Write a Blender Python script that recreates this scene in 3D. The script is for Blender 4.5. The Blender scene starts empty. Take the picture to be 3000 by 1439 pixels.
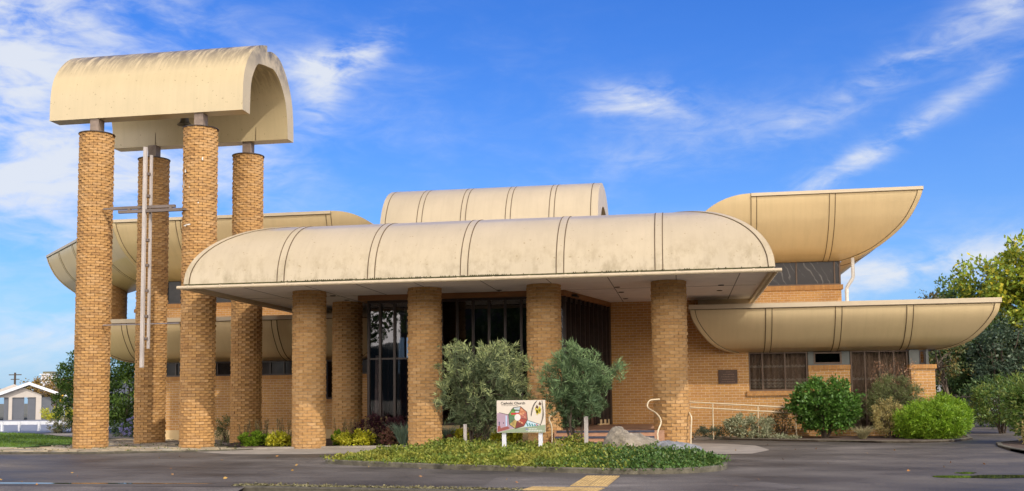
import bpy, bmesh, math, random
import numpy as np
from mathutils import Vector, Matrix
R_ = random.Random(7)
rng = np.random.default_rng(11)
PI = math.pi
scene = bpy.context.scene
COL = scene.collection

# ------------------------------------------------------------------ camera
cam_d = bpy.data.cameras.new('camera')
cam = bpy.data.objects.new('camera', cam_d); COL.objects.link(cam)
RX = (0.9866, 0.1631, -0.0108); DN = (-0.0235, 0.0762, -0.9968); FW = (-0.1617, 0.9837, 0.0790)
mw = Matrix(((RX[0], -DN[0], -FW[0], 0.0), (RX[1], -DN[1], -FW[1], -28.0), (RX[2], -DN[2], -FW[2], 1.45), (0, 0, 0, 1)))
cam.matrix_world = mw
cam_d.sensor_width = 36; cam_d.lens = 36.231; cam_d.shift_y = 0.0686
cam_d.clip_end = 3000; cam_d.clip_start = 0.1
scene.camera = cam

# ------------------------------------------------------------------ light
SUN_AZ = math.radians(52)     # from -Y towards +X
SUN_EL = math.radians(43)
sun_dir = Vector((math.sin(SUN_AZ)*math.cos(SUN_EL), -math.cos(SUN_AZ)*math.cos(SUN_EL), math.sin(SUN_EL)))
sl = bpy.data.lights.new('sun', 'SUN'); sl.energy = 2.0; sl.angle = math.radians(0.6); sl.color = (1.0, 0.93, 0.84)
so = bpy.data.objects.new('sun', sl); COL.objects.link(so)
so.rotation_euler = sun_dir.to_track_quat('Z', 'Y').to_euler()
so.location = (20, -20, 30)

w = bpy.data.worlds.new('World'); scene.world = w; w.use_nodes = True
def world():
    nt = w.node_tree; N = nt.nodes; L = nt.links
    for n in list(N): N.remove(n)
    out = N.new('ShaderNodeOutputWorld'); bg = N.new('ShaderNodeBackground')
    sky = N.new('ShaderNodeTexSky'); sky.sky_type = 'NISHITA'; sky.sun_disc = False
    sky.sun_elevation = SUN_EL; sky.sun_rotation = math.atan2(sun_dir.x, sun_dir.y)
    sky.air_density = 1.15; sky.dust_density = 0.25; sky.ozone_density = 2.6
    hs = N.new('ShaderNodeHueSaturation'); hs.inputs['Saturation'].default_value = 1.3; hs.inputs['Value'].default_value = 1.0
    L.new(sky.outputs[0], hs.inputs['Color'])
    ti = N.new('ShaderNodeMix'); ti.data_type = 'RGBA'; ti.blend_type = 'MULTIPLY'; ti.inputs[0].default_value = 1; ti.inputs[7].default_value = (.19, .37, .69, 1)
    L.new(hs.outputs[0], ti.inputs[6])
    tc = N.new('ShaderNodeTexCoord'); sp = N.new('ShaderNodeSeparateXYZ'); L.new(tc.outputs['Generated'], sp.inputs[0])
    def M(op, a, b=None, c=None):
        n = N.new('ShaderNodeMath'); n.operation = op
        for i, v in enumerate((a, b, c)):
            if v is None: continue
            if isinstance(v, (int, float)): n.inputs[i].default_value = v
            else: L.new(v, n.inputs[i])
        return n.outputs[0]
    az = M('ARCTAN2', sp.outputs[0], sp.outputs[1]); el = M('ARCSINE', sp.outputs[2])
    cb = N.new('ShaderNodeCombineXYZ'); L.new(az, cb.inputs[0]); L.new(el, cb.inputs[1])
    # wispy detail
    def noise(scale, rot, sx, sy, detail, dist, off):
        mp = N.new('ShaderNodeMapping'); mp.inputs['Rotation'].default_value = (0, 0, rot); mp.inputs['Scale'].default_value = (sx, sy, 1)
        mp.inputs['Location'].default_value = (off, off*.7, 0)
        L.new(cb.outputs[0], mp.inputs[0])
        n = N.new('ShaderNodeTexNoise'); n.inputs['Scale'].default_value = scale; n.inputs['Detail'].default_value = detail
        n.inputs['Roughness'].default_value = .58; n.inputs['Distortion'].default_value = dist
        L.new(mp.outputs[0], n.inputs['Vector']); return n.outputs[0]
    n1 = noise(9, -.5, 1.0, 2.4, 9, .6, 0.0)
    n2 = noise(26, -.45, 1.0, 2.8, 6, .9, 3.0)
    nn = M('ADD', M('MULTIPLY', n1, .72), M('MULTIPLY', n2, .28))
    # banks: azimuth, elevation, half sizes, tilt, strength
    banks = [(-.62, .275, .135, .07, -.25, .50), (-.60, .33, .17, .05, .25, .42), (-.62, .195, .18, .03, .1, .55), (-.45, .24, .35, .09, .2, .28), (.05, .25, .3, .05, .35, .10), (-.52, .15, .2, .03, .05, .28),
             (-.335, .318, .048, .015, .15, .58), (-.345, .292, .020, .026, -.5, .55), (-.30, .335, .05, .014, .5, .35),
             (-.035, .281, .055, .017, -.05, .66), (-.0, .235, .13, .03, .15, .22), (.215, .238, .17, .011, .50, .42), (.13, .20, .12, .016, .4, .28),
             (.22, .30, .15, .018, .45, .36), (.30, .32, .08, .024, .4, .28), (.22, .112, .17, .018, .12, .7), (.1, .12, .3, .03, .1, .25), (-.45, .06, .5, .05, 0, .45), (-.2, .13, .4, .02, .15, .18), (.9, .25, .35, .1, .1, .8), (-1.4, .3, .5, .12, .1, .8), (2.4, .35, .5, .12, .1, .8), (-2.6, .3, .5, .1, .2, .8), (3.0, .6, .9, .35, .1, 1.3), (2.0, .75, .6, .35, .4, 1.2), (-2.4, .7, .9, .35, .1, 1.2), (2.7, .2, .7, .15, 0, 1.0), (-2.7, .15, .7, .12, 0, 1.0)]  # banks behind the viewer are unseen, added as neutral fill light
    tot = None
    for a0, e0, ra, re, t, s in banks:
        x = M('SUBTRACT', az, a0); y = M('SUBTRACT', el, e0)
        c_, s_ = math.cos(t), math.sin(t)
        xr = M('ADD', M('MULTIPLY', x, c_/ra), M('MULTIPLY', y, s_/ra))
        yr = M('SUBTRACT', M('MULTIPLY', y, c_/re), M('MULTIPLY', x, s_/re))
        g = M('MULTIPLY', M('POWER', 2.718, M('MULTIPLY', M('ADD', M('MULTIPLY', xr, xr), M('MULTIPLY', yr, yr)), -.9)), s)
        tot = g if tot is None else M('ADD', tot, g)
    dens = M('MULTIPLY', tot, M('MULTIPLY_ADD', nn, 4.4, -1.45))
    mr = N.new('ShaderNodeMapRange'); mr.interpolation_type = 'SMOOTHSTEP'
    mr.inputs[1].default_value = 0.02; mr.inputs[2].default_value = 1.0; mr.inputs[3].default_value = 0; mr.inputs[4].default_value = .92
    L.new(dens, mr.inputs[0])
    mx = N.new('ShaderNodeMix'); mx.data_type = 'RGBA'
    L.new(mr.outputs[0], mx.inputs[0]); 
    hz = M('MULTIPLY', M('POWER', 2.718, M('MULTIPLY', M('ABSOLUTE', el), -7.0)), .85)
    hm = N.new('ShaderNodeMix'); hm.data_type = 'RGBA'; L.new(hz, hm.inputs[0]); L.new(ti.outputs[2], hm.inputs[6]); hm.inputs[7].default_value = (1.45, 2.2, 3.2, 1)
    L.new(hm.outputs[2], mx.inputs[6]); mx.inputs[7].default_value = (3.0, 3.15, 3.4, 1)
    # unseen bright cloud added behind the viewer as fill light for the front
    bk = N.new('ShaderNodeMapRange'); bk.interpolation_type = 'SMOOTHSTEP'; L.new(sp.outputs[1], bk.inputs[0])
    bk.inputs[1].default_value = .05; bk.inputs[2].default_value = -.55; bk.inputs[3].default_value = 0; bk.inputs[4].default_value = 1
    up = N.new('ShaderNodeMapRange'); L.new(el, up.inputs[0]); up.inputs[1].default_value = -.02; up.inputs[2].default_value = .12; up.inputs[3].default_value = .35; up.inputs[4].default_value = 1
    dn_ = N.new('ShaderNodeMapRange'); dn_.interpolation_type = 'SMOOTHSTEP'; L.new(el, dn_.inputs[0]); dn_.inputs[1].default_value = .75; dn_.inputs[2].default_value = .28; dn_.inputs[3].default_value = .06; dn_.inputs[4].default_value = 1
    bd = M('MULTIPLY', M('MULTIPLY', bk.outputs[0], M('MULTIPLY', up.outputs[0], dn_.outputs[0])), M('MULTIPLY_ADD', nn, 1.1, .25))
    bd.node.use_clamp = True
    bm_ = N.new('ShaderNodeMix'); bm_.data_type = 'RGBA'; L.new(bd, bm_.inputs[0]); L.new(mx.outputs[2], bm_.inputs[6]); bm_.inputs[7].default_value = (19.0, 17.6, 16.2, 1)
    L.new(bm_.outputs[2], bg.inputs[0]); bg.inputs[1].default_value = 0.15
    L.new(bg.outputs[0], out.inputs[0])
world()
vs = scene.view_settings
vs.view_transform = 'Standard'; vs.look = 'None'; vs.exposure = 0.82; vs.gamma = 1.0
try: vs.use_curve_mapping = False
except Exception: pass

# ------------------------------------------------------------------ materials
def nm(name):
    m = bpy.data.materials.new(name); m.use_nodes = True
    nt = m.node_tree; b = nt.nodes['Principled BSDF']
    return m, nt.nodes, nt.links, b
def rgb(c): return (c[0], c[1], c[2], 1.0)
def ramp(N, stops):
    r = N.new('ShaderNodeValToRGB'); e = r.color_ramp.elements
    while len(e) < len(stops): e.new(.5)
    for i, (p, c) in enumerate(stops): e[i].position = p; e[i].color = rgb(c) if not isinstance(c, (int, float)) else (c, c, c, 1)
    return r
def noise(N, L, scale, detail=4, rough=.55, coord='Object', sc=(1, 1, 1), dist=0):
    tc = N.new('ShaderNodeTexCoord'); mp = N.new('ShaderNodeMapping'); mp.inputs['Scale'].default_value = sc
    L.new(tc.outputs[coord], mp.inputs[0])
    n = N.new('ShaderNodeTexNoise'); n.inputs['Scale'].default_value = scale; n.inputs['Detail'].default_value = detail
    n.inputs['Roughness'].default_value = rough; n.inputs['Distortion'].default_value = dist
    L.new(mp.outputs[0], n.inputs['Vector']); return n.outputs[0]
def mixc(N, L, fac, a, b, mode='MIX'):
    m = N.new('ShaderNodeMix'); m.data_type = 'RGBA'; m.blend_type = mode
    for sock, v in ((0, fac), (6, a), (7, b)):
        if isinstance(v, (int, float)): m.inputs[sock].default_value = v
        elif isinstance(v, tuple): m.inputs[sock].default_value = rgb(v)
        else: L.new(v, m.inputs[sock])
    return m.outputs[2]
def bump(N, L, b, h, strength=.3, dist=.02):
    bp = N.new('ShaderNodeBump'); bp.inputs['Strength'].default_value = strength; bp.inputs['Distance'].default_value = dist
    L.new(h, bp.inputs['Height']); L.new(bp.outputs[0], b.inputs['Normal'])
def simple(name, c, rough=.6, var=.12, scale=6, metal=0, bmp=0, spec=.4, sc=(1, 1, 1)):
    m, N, L, b = nm(name)
    n = noise(N, L, scale, 5, .6, sc=sc)
    r = ramp(N, [(.25, tuple(x*(1-var) for x in c)), (.75, tuple(min(1, x*(1+var)) for x in c))])
    L.new(n, r.inputs[0]); L.new(r.outputs[0], b.inputs['Base Color'])
    b.inputs['Roughness'].default_value = rough; b.inputs['Metallic'].default_value = metal; b.inputs['Specular IOR Level'].default_value = spec
    if bmp: bump(N, L, b, noise(N, L, scale*4, 4), bmp, .01)
    return m
def island(name, cols, rough=.6, trans=0.0, spec=.3, nscale=1.3, nvar=.35, bmp=0, patch=None):
    m, N, L, b = nm(name)
    g = N.new('ShaderNodeNewGeometry')
    st = [(i/(len(cols)-1) if len(cols) > 1 else 0, c) for i, c in enumerate(cols)]
    r = ramp(N, st); L.new(g.outputs['Random Per Island'], r.inputs[0])
    n = noise(N, L, nscale, 3)
    rr = ramp(N, [(.3, 1-nvar), (.7, 1+nvar*.0)]); L.new(n, rr.inputs[0])
    c = mixc(N, L, 1.0, r.outputs[0], rr.outputs[0], 'MULTIPLY')
    if patch:
        pn = noise(N, L, patch[1], 4, .65); pr_ = ramp(N, [(.46, 0.0), (.62, patch[2])]); L.new(pn, pr_.inputs[0]); c = mixc(N, L, pr_.outputs[0], c, patch[0])
    L.new(c, b.inputs['Base Color']); b.inputs['Roughness'].default_value = rough; b.inputs['Specular IOR Level'].default_value = spec
    if trans:
        out = N['Material Output']; t = N.new('ShaderNodeBsdfTranslucent'); L.new(c, t.inputs[0])
        ms = N.new('ShaderNodeMixShader'); ms.inputs[0].default_value = trans
        L.new(b.outputs[0], ms.inputs[1]); L.new(t.outputs[0], ms.inputs[2]); L.new(ms.outputs[0], out.inputs[0])
    if bmp: bump(N, L, b, noise(N, L, 60, 3), bmp, .004)
    return m

def paint_mat(name, base, dirt=0.0, zlo=0, zhi=1, streak=0.0, rough=.33):
    """cream sheet paint with specks, run marks and mossy stains in the band zlo..zhi"""
    m, N, L, b = nm(name)
    n = noise(N, L, .7, 5, .6); r = ramp(N, [(.3, tuple(x*.93 for x in base)), (.7, tuple(min(1, x*1.04) for x in base))]); L.new(n, r.inputs[0])
    c = r.outputs[0]
    run = noise(N, L, 2.2, 5, .65, sc=(3.2, .5, .12)); rr = ramp(N, [(.45, 1.0), (.78, .90)]); L.new(run, rr.inputs[0])
    c = mixc(N, L, .8, c, rr.outputs[0], 'MULTIPLY')
    sp = noise(N, L, 13, 1, .3); sr = ramp(N, [(.735, 0.0), (.76, 1.0)]); L.new(sp, sr.inputs[0])
    if dirt:
        tc = N.new('ShaderNodeTexCoord'); sx = N.new('ShaderNodeSeparateXYZ'); L.new(tc.outputs['Object'], sx.inputs[0])
        mr = N.new('ShaderNodeMapRange'); L.new(sx.outputs[2], mr.inputs[0])
        mr.inputs[1].default_value = zlo; mr.inputs[2].default_value = zhi; mr.inputs[3].default_value = 0; mr.inputs[4].default_value = 1
        dn = noise(N, L, 3.0, 8, .7, sc=(1, 1, .55) if not streak else (2.6, .35, .35)); dr = ramp(N, [(.47, 0.0), (.68, 1.0)] if not streak else [(.40, 0.0), (.55, 1.0)]); L.new(dn, dr.inputs[0])
        mm = N.new('ShaderNodeMath'); mm.operation = 'MULTIPLY'; L.new(mr.outputs[0], mm.inputs[0]); L.new(dr.outputs[0], mm.inputs[1])
        m2 = N.new('ShaderNodeMath'); m2.operation = 'MULTIPLY'; m2.inputs[1].default_value = dirt; L.new(mm.outputs[0], m2.inputs[0])
        c = mixc(N, L, m2.outputs[0], c, (.17, .125, .045) if not streak else (.075, .06, .035))
        m3 = N.new('ShaderNodeMath'); m3.operation = 'MULTIPLY'; m3.inputs[1].default_value = .55; L.new(sr.outputs[0], m3.inputs[0])
        c = mixc(N, L, m3.outputs[0], c, (.22, .16, .06))
    L.new(c, b.inputs['Base Color']); b.inputs['Roughness'].default_value = rough; b.inputs['Specular IOR Level'].default_value = .5
    bump(N, L, b, noise(N, L, 1.1, 3), .08, .03)
    return m

CREAM = (.60, .452, .245)  # shell cream lifted to make up for their shaded undersides
FADED_DIM = (.445, .36, .235)      # canopy and central barrel: greyer, and dimmed to hold back the sun on them
m_cream = paint_mat('cream painted sheet', CREAM)
m_canopy = paint_mat('cream painted canopy sheet', FADED_DIM, .62, 5.55, 4.6)
m_faded_dim = paint_mat('faded dimmed cream sheet', FADED_DIM)
m_tower_roof = paint_mat('cream painted tower vault', (.49, .385, .215), .85, 12.0, 12.95, streak=1)
m_trim = simple('cream trim', (.50, .40, .265), .45, .06, 3)
m_gutter = simple('cream gutter', (.48, .38, .25), .4, .12, 4)
m_seam = simple('dark joint', (.10, .065, .03), .8, .3, 8)
m_soffit = simple('white grey soffit board', (.78, .74, .70), .7, .07, 2)
m_moss = simple('mossy dark gutter line', (.06, .055, .02), .9, .6, 14)

def brick_wall_mat(name, c1, c2, mort, bw=.24, rh=.086, rough=.8):
    m, N, L, b = nm(name)
    tc = N.new('ShaderNodeTexCoord'); bt = N.new('ShaderNodeTexBrick'); L.new(tc.outputs['UV'], bt.inputs['Vector'])
    bt.inputs['Scale'].default_value = 1; bt.inputs['Brick Width'].default_value = bw; bt.inputs['Row Height'].default_value = rh
    bt.inputs['Mortar Size'].default_value = .0055; bt.inputs['Mortar Smooth'].default_value = .15; bt.inputs['Bias'].default_value = -.1
    bt.inputs['Color1'].default_value = rgb(c1); bt.inputs['Color2'].default_value = rgb(c2); bt.inputs['Mortar'].default_value = rgb(mort)
    n = noise(N, L, 26, 5, .65); r = ramp(N, [(.3, .78), (.7, 1.08)]); L.new(n, r.inputs[0])
    n2 = noise(N, L, .8, 4, .6); r2 = ramp(N, [(.3, .86), (.7, 1.05)]); L.new(n2, r2.inputs[0])
    c = mixc(N, L, 1.0, bt.outputs[0], r.outputs[0], 'MULTIPLY'); c = mixc(N, L, 1.0, c, r2.outputs[0], 'MULTIPLY')
    L.new(c, b.inputs['Base Color']); b.inputs['Roughness'].default_value = rough; b.inputs['Specular IOR Level'].default_value = .2
    inv = N.new('ShaderNodeMath'); inv.operation = 'SUBTRACT'; inv.inputs[0].default_value = 1; L.new(bt.outputs['Fac'], inv.inputs[1])
    bump(N, L, b, inv.outputs[0], .6, .012)
    return m
m_brick = brick_wall_mat('buff brick wall', (.56, .30, .10), (.475, .235, .078), (.66, .53, .38))
m_soldier = brick_wall_mat('buff soldier course', (.50, .255, .085), (.40, .185, .06), (.33, .22, .12), .086, .30)
m_colbrick = island('column brick', [(.41, .222, .083), (.51, .292, .115), (.455, .252, .092), (.54, .325, .142), (.42, .232, .083)], .8, nscale=20, nvar=.22, spec=.2)
m_towbrick = island('tower brick', [(.41, .217, .08), (.525, .295, .11), (.46, .25, .088), (.54, .32, .138), (.34, .18, .067)], .8, nscale=20, nvar=.25, spec=.2)
m_mortar = simple('pale mortar', (.52, .40, .28), .9, .15, 12)
m_dmortar = simple('dirty mortar', (.10, .07, .045), .95, .3, 9)
m_lmortar = simple('sandy mortar', (.30, .21, .13), .95, .3, 9)
m_lichen = simple('white lichen', (.62, .58, .50), .9, .2, 20)
m_plinth = simple('buff render', (.60, .43, .22), .8, .1, 3)
m_steel = simple('weathered steel post', (.22, .16, .12), .6, .3, 5)
m_crosswood = simple('weathered grey timber', (.42, .37, .33), .75, .25, 9, sc=(1, 1, .15))
m_crossbar = simple('brown weathered timber', (.15, .115, .095), .75, .3, 9, sc=(.15, 1, 1))
m_bronze = simple('dull bronze', (.15, .14, .10), .5, .3, 12, metal=.2)
m_frame = simple('dark brown frame', (.035, .022, .016), .45, .3, 8)
m_frame2 = simple('bronze window frame', (.12, .075, .045), .5, .2, 8)
m_wood = simple('stained timber fascia', (.22, .095, .028), .55, .25, 5, sc=(.3, 1, 1))
m_panel = simple('grey green panel', (.135, .14, .125), .7, .1, 4)
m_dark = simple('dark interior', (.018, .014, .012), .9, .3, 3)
m_tile = simple('brown quarry tile', (.40, .22, .13), .6, .2, 7)
m_nosing = simple('blue black nosing tile', (.055, .06, .085), .45, .2, 10)
m_rail = simple('cream handrail paint', (.60, .49, .32), .4, .06, 5)
m_whitepipe = simple('white downpipe', (.58, .54, .48), .45, .05, 4)
m_lamp = simple('downlight rim', (.05, .045, .04), .5, .1, 4)
m_curtain = simple('lace curtain', (.42, .33, .25), .9, .45, 7, sc=(3.2, 1, 1))
m_wcurtain = simple('white curtain', (.62, .60, .57), .9, .1, 5)
m_redseat = simple('red vinyl', (.30, .02, .025), .45, .2, 3)
m_plaque = simple('bronze plaque', (.085, .05, .035), .55, .25, 12, metal=.2)
m_plaqtext = simple('plaque raised metal', (.19, .12, .075), .5, .2, 12, metal=.2)
m_wire = simple('galvanised wire', (.35, .32, .33), .4, .1, 4, metal=.6)

def glass_mat(name, tint=(.45, .42, .40), base=.10):
    m, N, L, b = nm(name); out = N['Material Output']; N.remove(b)
    gl = N.new('ShaderNodeBsdfGlossy'); gl.inputs['Roughness'].default_value = .015; gl.inputs['Color'].default_value = (.95, .95, .97, 1)
    tr = N.new('ShaderNodeBsdfTransparent'); tr.inputs[0].default_value = rgb(tint)
    lw = N.new('ShaderNodeLayerWeight'); lw.inputs['Blend'].default_value = .25
    ma = N.new('ShaderNodeMath'); ma.operation = 'MULTIPLY_ADD'; L.new(lw.outputs['Fresnel'], ma.inputs[0]); ma.inputs[1].default_value = 1.0; ma.inputs[2].default_value = base
    ma.use_clamp = True
    n = noise(N, L, .9, 2); bp = N.new('ShaderNodeBump'); bp.inputs['Strength'].default_value = .012; bp.inputs['Distance'].default_value = .1
    L.new(n, bp.inputs['Height']); L.new(bp.outputs[0], gl.inputs['Normal'])
    ms = N.new('ShaderNodeMixShader'); L.new(ma.outputs[0], ms.inputs[0]); L.new(tr.outputs[0], ms.inputs[1]); L.new(gl.outputs[0], ms.inputs[2])
    L.new(ms.outputs[0], out.inputs[0]); return m
m_glass = glass_mat('window glass', (.75, .72, .70), .03)
m_uglass = simple('filmed dark glass', (.022, .019, .018), .14, .6, 2.5, spec=.2)
m_dglass = glass_mat('tinted entrance glass', (.62, .58, .58), .05)

def film_mat():
    m, N, L, b = nm('plastic film with painted reflections on dark glass'); tc = N.new('ShaderNodeTexCoord')
    wv = N.new('ShaderNodeTexWave'); wv.inputs['Scale'].default_value = 1.3; wv.inputs['Distortion'].default_value = 9; wv.inputs['Detail'].default_value = 3; wv.inputs['Detail Scale'].default_value = .9
    mp = N.new('ShaderNodeMapping'); mp.inputs['Rotation'].default_value = (0, .5, 0); L.new(tc.outputs['Object'], mp.inputs[0]); L.new(mp.outputs[0], wv.inputs['Vector'])
    r = ramp(N, [(.90, 0.0), (.99, 1.0)]); L.new(wv.outputs['Color'], r.inputs[0])
    n = noise(N, L, 1.6, 3); r2 = ramp(N, [(.45, 0.0), (.6, 1.0)]); L.new(n, r2.inputs[0])
    mm = N.new('ShaderNodeMath'); mm.operation = 'MULTIPLY'; L.new(r.outputs[0], mm.inputs[0]); L.new(r2.outputs[0], mm.inputs[1])
    L.new(mixc(N, L, mm.outputs[0], (.035, .03, .028), (.13, .12, .11)), b.inputs['Base Color']); b.inputs['Roughness'].default_value = .2; b.inputs['Specular IOR Level'].default_value = .25  # pale wavy lines paint the film's reflections into the colour
    return m
m_film = film_mat()
# ------------------------------------------------------------------ builders
def link(name, me, mats, parent=None):
    o = bpy.data.objects.new(name, me); COL.objects.link(o)
    for m in (mats if isinstance(mats, (list, tuple)) else [mats]): me.materials.append(m)
    if parent is not None: o.parent = parent
    return o
def tag(o, label=None, cat=None, group=None, kind=None):
    for k, v in (('label', label), ('category', cat), ('group', group), ('kind', kind)):
        if v: o[k] = v
    return o
def empty(name, loc, label, cat, group=None):
    o = bpy.data.objects.new(name, None); COL.objects.link(o); o.location = loc; o.empty_display_size = .3
    return tag(o, label, cat, group)
class MB:
    """collects faces in world coordinates; build() links them as one mesh"""
    def __init__(s): s.v = []; s.f = []; s.uv = []; s.mi = []; s.sm = []
    def face(s, pts, uv=None, mi=0, smooth=False):
        i = len(s.v); s.v += [tuple(p) for p in pts]; s.f.append(tuple(range(i, i+len(pts))))
        s.uv.append(uv or [(0, 0)]*len(pts)); s.mi.append(mi); s.sm.append(smooth)
    def grid(s, rows, mi=0, smooth=True, closed=False):
        i0 = len(s.v); n = len(rows[0])
        for r in rows: s.v += [tuple(p) for p in r]
        for a in range(len(rows)-1):
            for c in range(n if closed else n-1):
                d = (c+1) % n
                s.f.append((i0+a*n+c, i0+a*n+d, i0+(a+1)*n+d, i0+(a+1)*n+c)); s.uv.append([(0, 0)]*4); s.mi.append(mi); s.sm.append(smooth)
    def hexa(s, p, mi=0, uvrot=False):
        """p: 8 corners, bottom ring 0-3, top ring 4-7"""
        for q in ((0, 1, 5, 4), (1, 2, 6, 5), (2, 3, 7, 6), (3, 0, 4, 7), (4, 5, 6, 7), (3, 2, 1, 0)):
            P = [Vector(p[k]) for k in q]; n = (P[1]-P[0]).cross(P[2]-P[0])
            if abs(n.z) > .7*n.length: uv = [(v.x, v.y) for v in P]
            else:
                h = (P[1]-P[0]); h.z = 0
                if h.length < 1e-6: h = P[2]-P[1]; h.z = 0
                h.normalize(); 
                if abs(h.x) > abs(h.y): h = h if h.x > 0 else -h
                else: h = h if h.y > 0 else -h
                uv = [(v.dot(h), v.z) for v in P]
            s.face(P, uv, mi)
    def box(s, x0, x1, y0, y1, z0, z1, mi=0):
        s.hexa([(x0, y0, z0), (x1, y0, z0), (x1, y1, z0), (x0, y1, z0), (x0, y0, z1), (x1, y0, z1), (x1, y1, z1), (x0, y1, z1)], mi); return s
    def wallseg(s, a, b, t, z0, z1, mi=0):
        """wall from a to b (2D), outer face on the right of a->b, thickness t to the left"""
        d = Vector((b[0]-a[0], b[1]-a[1], 0)).normalized(); n = Vector((-d.y, d.x, 0))*t
        A = Vector((a[0], a[1], 0)); B = Vector((b[0], b[1], 0))
        lo = [A, B, B+n, A+n]; s.hexa([p+Vector((0, 0, z0)) for p in lo]+[p+Vector((0, 0, z1)) for p in lo], mi); return s
    def tube(s, pts, rad, seg=8, mi=0, cap=True):
        P = [Vector(p) for p in pts]; rad = rad if isinstance(rad, (list, tuple)) else [rad]*len(P)
        rows = []; up = None
        for i, p in enumerate(P):
            t = (P[min(i+1, len(P)-1)]-P[max(i-1, 0)])
            if t.length < 1e-9: t = Vector((0, 0, 1))
            t.normalize()
            if up is None: up = t.orthogonal().normalized()
            else: up = (up-t*up.dot(t)); up = up.normalized() if up.length > 1e-6 else t.orthogonal().normalized()
            b = t.cross(up)
            rows.append([p+(up*math.cos(2*PI*k/seg)+b*math.sin(2*PI*k/seg))*rad[i] for k in range(seg)])
        s.grid(rows, mi, True, True)
        if cap:
            for r, rev in ((rows[0], True), (rows[-1], False)): s.face(r[::-1] if rev else r, None, mi)
        return s
    def lathe(s, x, y, prof, seg=24, mi=0, smooth=True):
        s.grid([[(x+r*math.cos(2*PI*k/seg), y+r*math.sin(2*PI*k/seg), z) for k in range(seg)] for r, z in prof], mi, smooth, True); return s
    def build(s, name, mats, parent=None, sharp=35, origin=None):
        me = bpy.data.meshes.new(name)
        o0 = Vector((0, 0, 0))
        if parent is not None:
            q = parent
            while q is not None: o0 += q.location; q = q.parent
        off = -(o0 + (Vector(origin) if origin else Vector((0, 0, 0))))
        me.from_pydata([tuple(Vector(v)+off) for v in s.v], [], s.f)
        uvl = me.uv_layers.new(name='UVMap')
        flat = [c for u in s.uv for p in u for c in p]
        uvl.data.foreach_set('uv', flat)
        me.polygons.foreach_set('material_index', s.mi); me.polygons.foreach_set('use_smooth', s.sm)
        me.update()
        if any(s.sm):
            bm = bmesh.new(); bm.from_mesh(me); bmesh.ops.remove_doubles(bm, verts=bm.verts, dist=1e-5)
            bmesh.ops.recalc_face_normals(bm, faces=bm.faces); bm.to_mesh(me); bm.free()
            me.set_sharp_from_angle(angle=math.radians(sharp))
        o = link(name, me, mats, parent)
        if origin: o.location = origin
        return o

def np_mesh(name, verts, nper, mats, parent=None, mi=None):
    """verts (N*nper,3): N separate n-gons"""
    me = bpy.data.meshes.new(name); n = len(verts)//nper
    off = Vector((0, 0, 0)); q = parent
    while q is not None: off += q.location; q = q.parent
    verts = verts-np.array(off)
    me.vertices.add(len(verts)); me.vertices.foreach_set('co', verts.astype(np.float32).ravel())
    me.loops.add(len(verts)); me.loops.foreach_set('vertex_index', np.arange(len(verts), dtype=np.int32))
    me.polygons.add(n); me.polygons.foreach_set('loop_start', np.arange(0, len(verts), nper, dtype=np.int32))
    if mi is not None: me.polygons.foreach_set('material_index', mi.astype(np.int32))
    me.update(calc_edges=True); me.validate()
    return link(name, me, mats, parent)
def unit(a): return a/np.maximum(np.linalg.norm(a, axis=-1, keepdims=True), 1e-9)
def leaves(name, P, D, Ln, Wd, mat, parent=None, jit=.35):
    n = len(P); D = unit(D)
    side = unit(np.cross(D, rng.normal(size=(n, 3))))
    l = (Ln*(1+jit*rng.uniform(-1, 1, n)))[:, None]; w = (Wd*(1+jit*rng.uniform(-1, 1, n)))[:, None]
    V = np.empty((n, 4, 3)); V[:, 0] = P; V[:, 1] = P+D*l*.45+side*w*.5; V[:, 2] = P+D*l; V[:, 3] = P+D*l*.45-side*w*.5
    return np_mesh(name, V.reshape(-1, 3), 4, mat, parent)
def shell_pts(n, c, r, inner=.55, zmin=None):
    d = unit(rng.normal(size=(n, 3))); s = rng.uniform(inner**3, 1, n)**(1/3)
    p = d*s[:, None]*np.array(r)+np.array(c)
    if zmin is not None: k = p[:, 2] > zmin; p, d = p[k], d[k]
    return p, d
def clumped(n_cl, per, c, r, cl_r, inner=.5, zmin=None, up=.3, out=1.0):
    cp, cd = shell_pts(n_cl, c, r, inner, zmin)
    sc = rng.uniform(.6, 1.35, len(cp))
    P = np.repeat(cp, per, 0)+unit(rng.normal(size=(len(cp)*per, 3)))*(rng.uniform(0, 1, len(cp)*per)**.5)[:, None]*cl_r*np.repeat(sc, per)[:, None]
    D = np.repeat(cd, per, 0)*out*.6+rng.normal(size=P.shape)*.75+np.array((0, 0, up))
    return P, D

# ------------------------------------------------------------------ hull: a curved sheet following a plan path with mitred corners
def off_path(path, d):
    out = []
    ns = []
    for a, b in zip(path[:-1], path[1:]):
        t = Vector((b[0]-a[0], b[1]-a[1])).normalized(); ns.append(Vector((-t.y, t.x)))
    for i, p in enumerate(path):
        p = Vector(p)
        if i == 0: q = p+ns[0]*d
        elif i == len(path)-1: q = p+ns[-1]*d
        else: q = p+(ns[i-1]+ns[i])*d/(1+ns[i-1].dot(ns[i]))
        out.append(q)
    return out
def prof_pts(P, n):
    """smooth resample of (d,z) profile through Catmull-Rom"""
    P = [Vector(p) for p in P]; Q = [P[0]*2-P[1]]+P+[P[-1]*2-P[-2]]
    out = []
    for i in range(1, len(Q)-2):
        a, b, c, d = Q[i-1:i+3]
        for k in range(n):
            t = k/n; out.append(.5*((2*b)+(c-a)*t+(2*a-5*b+4*c-d)*t*t+(3*b-a-3*c+d)*t**3))
    out.append(P[-1]); return out
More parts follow.
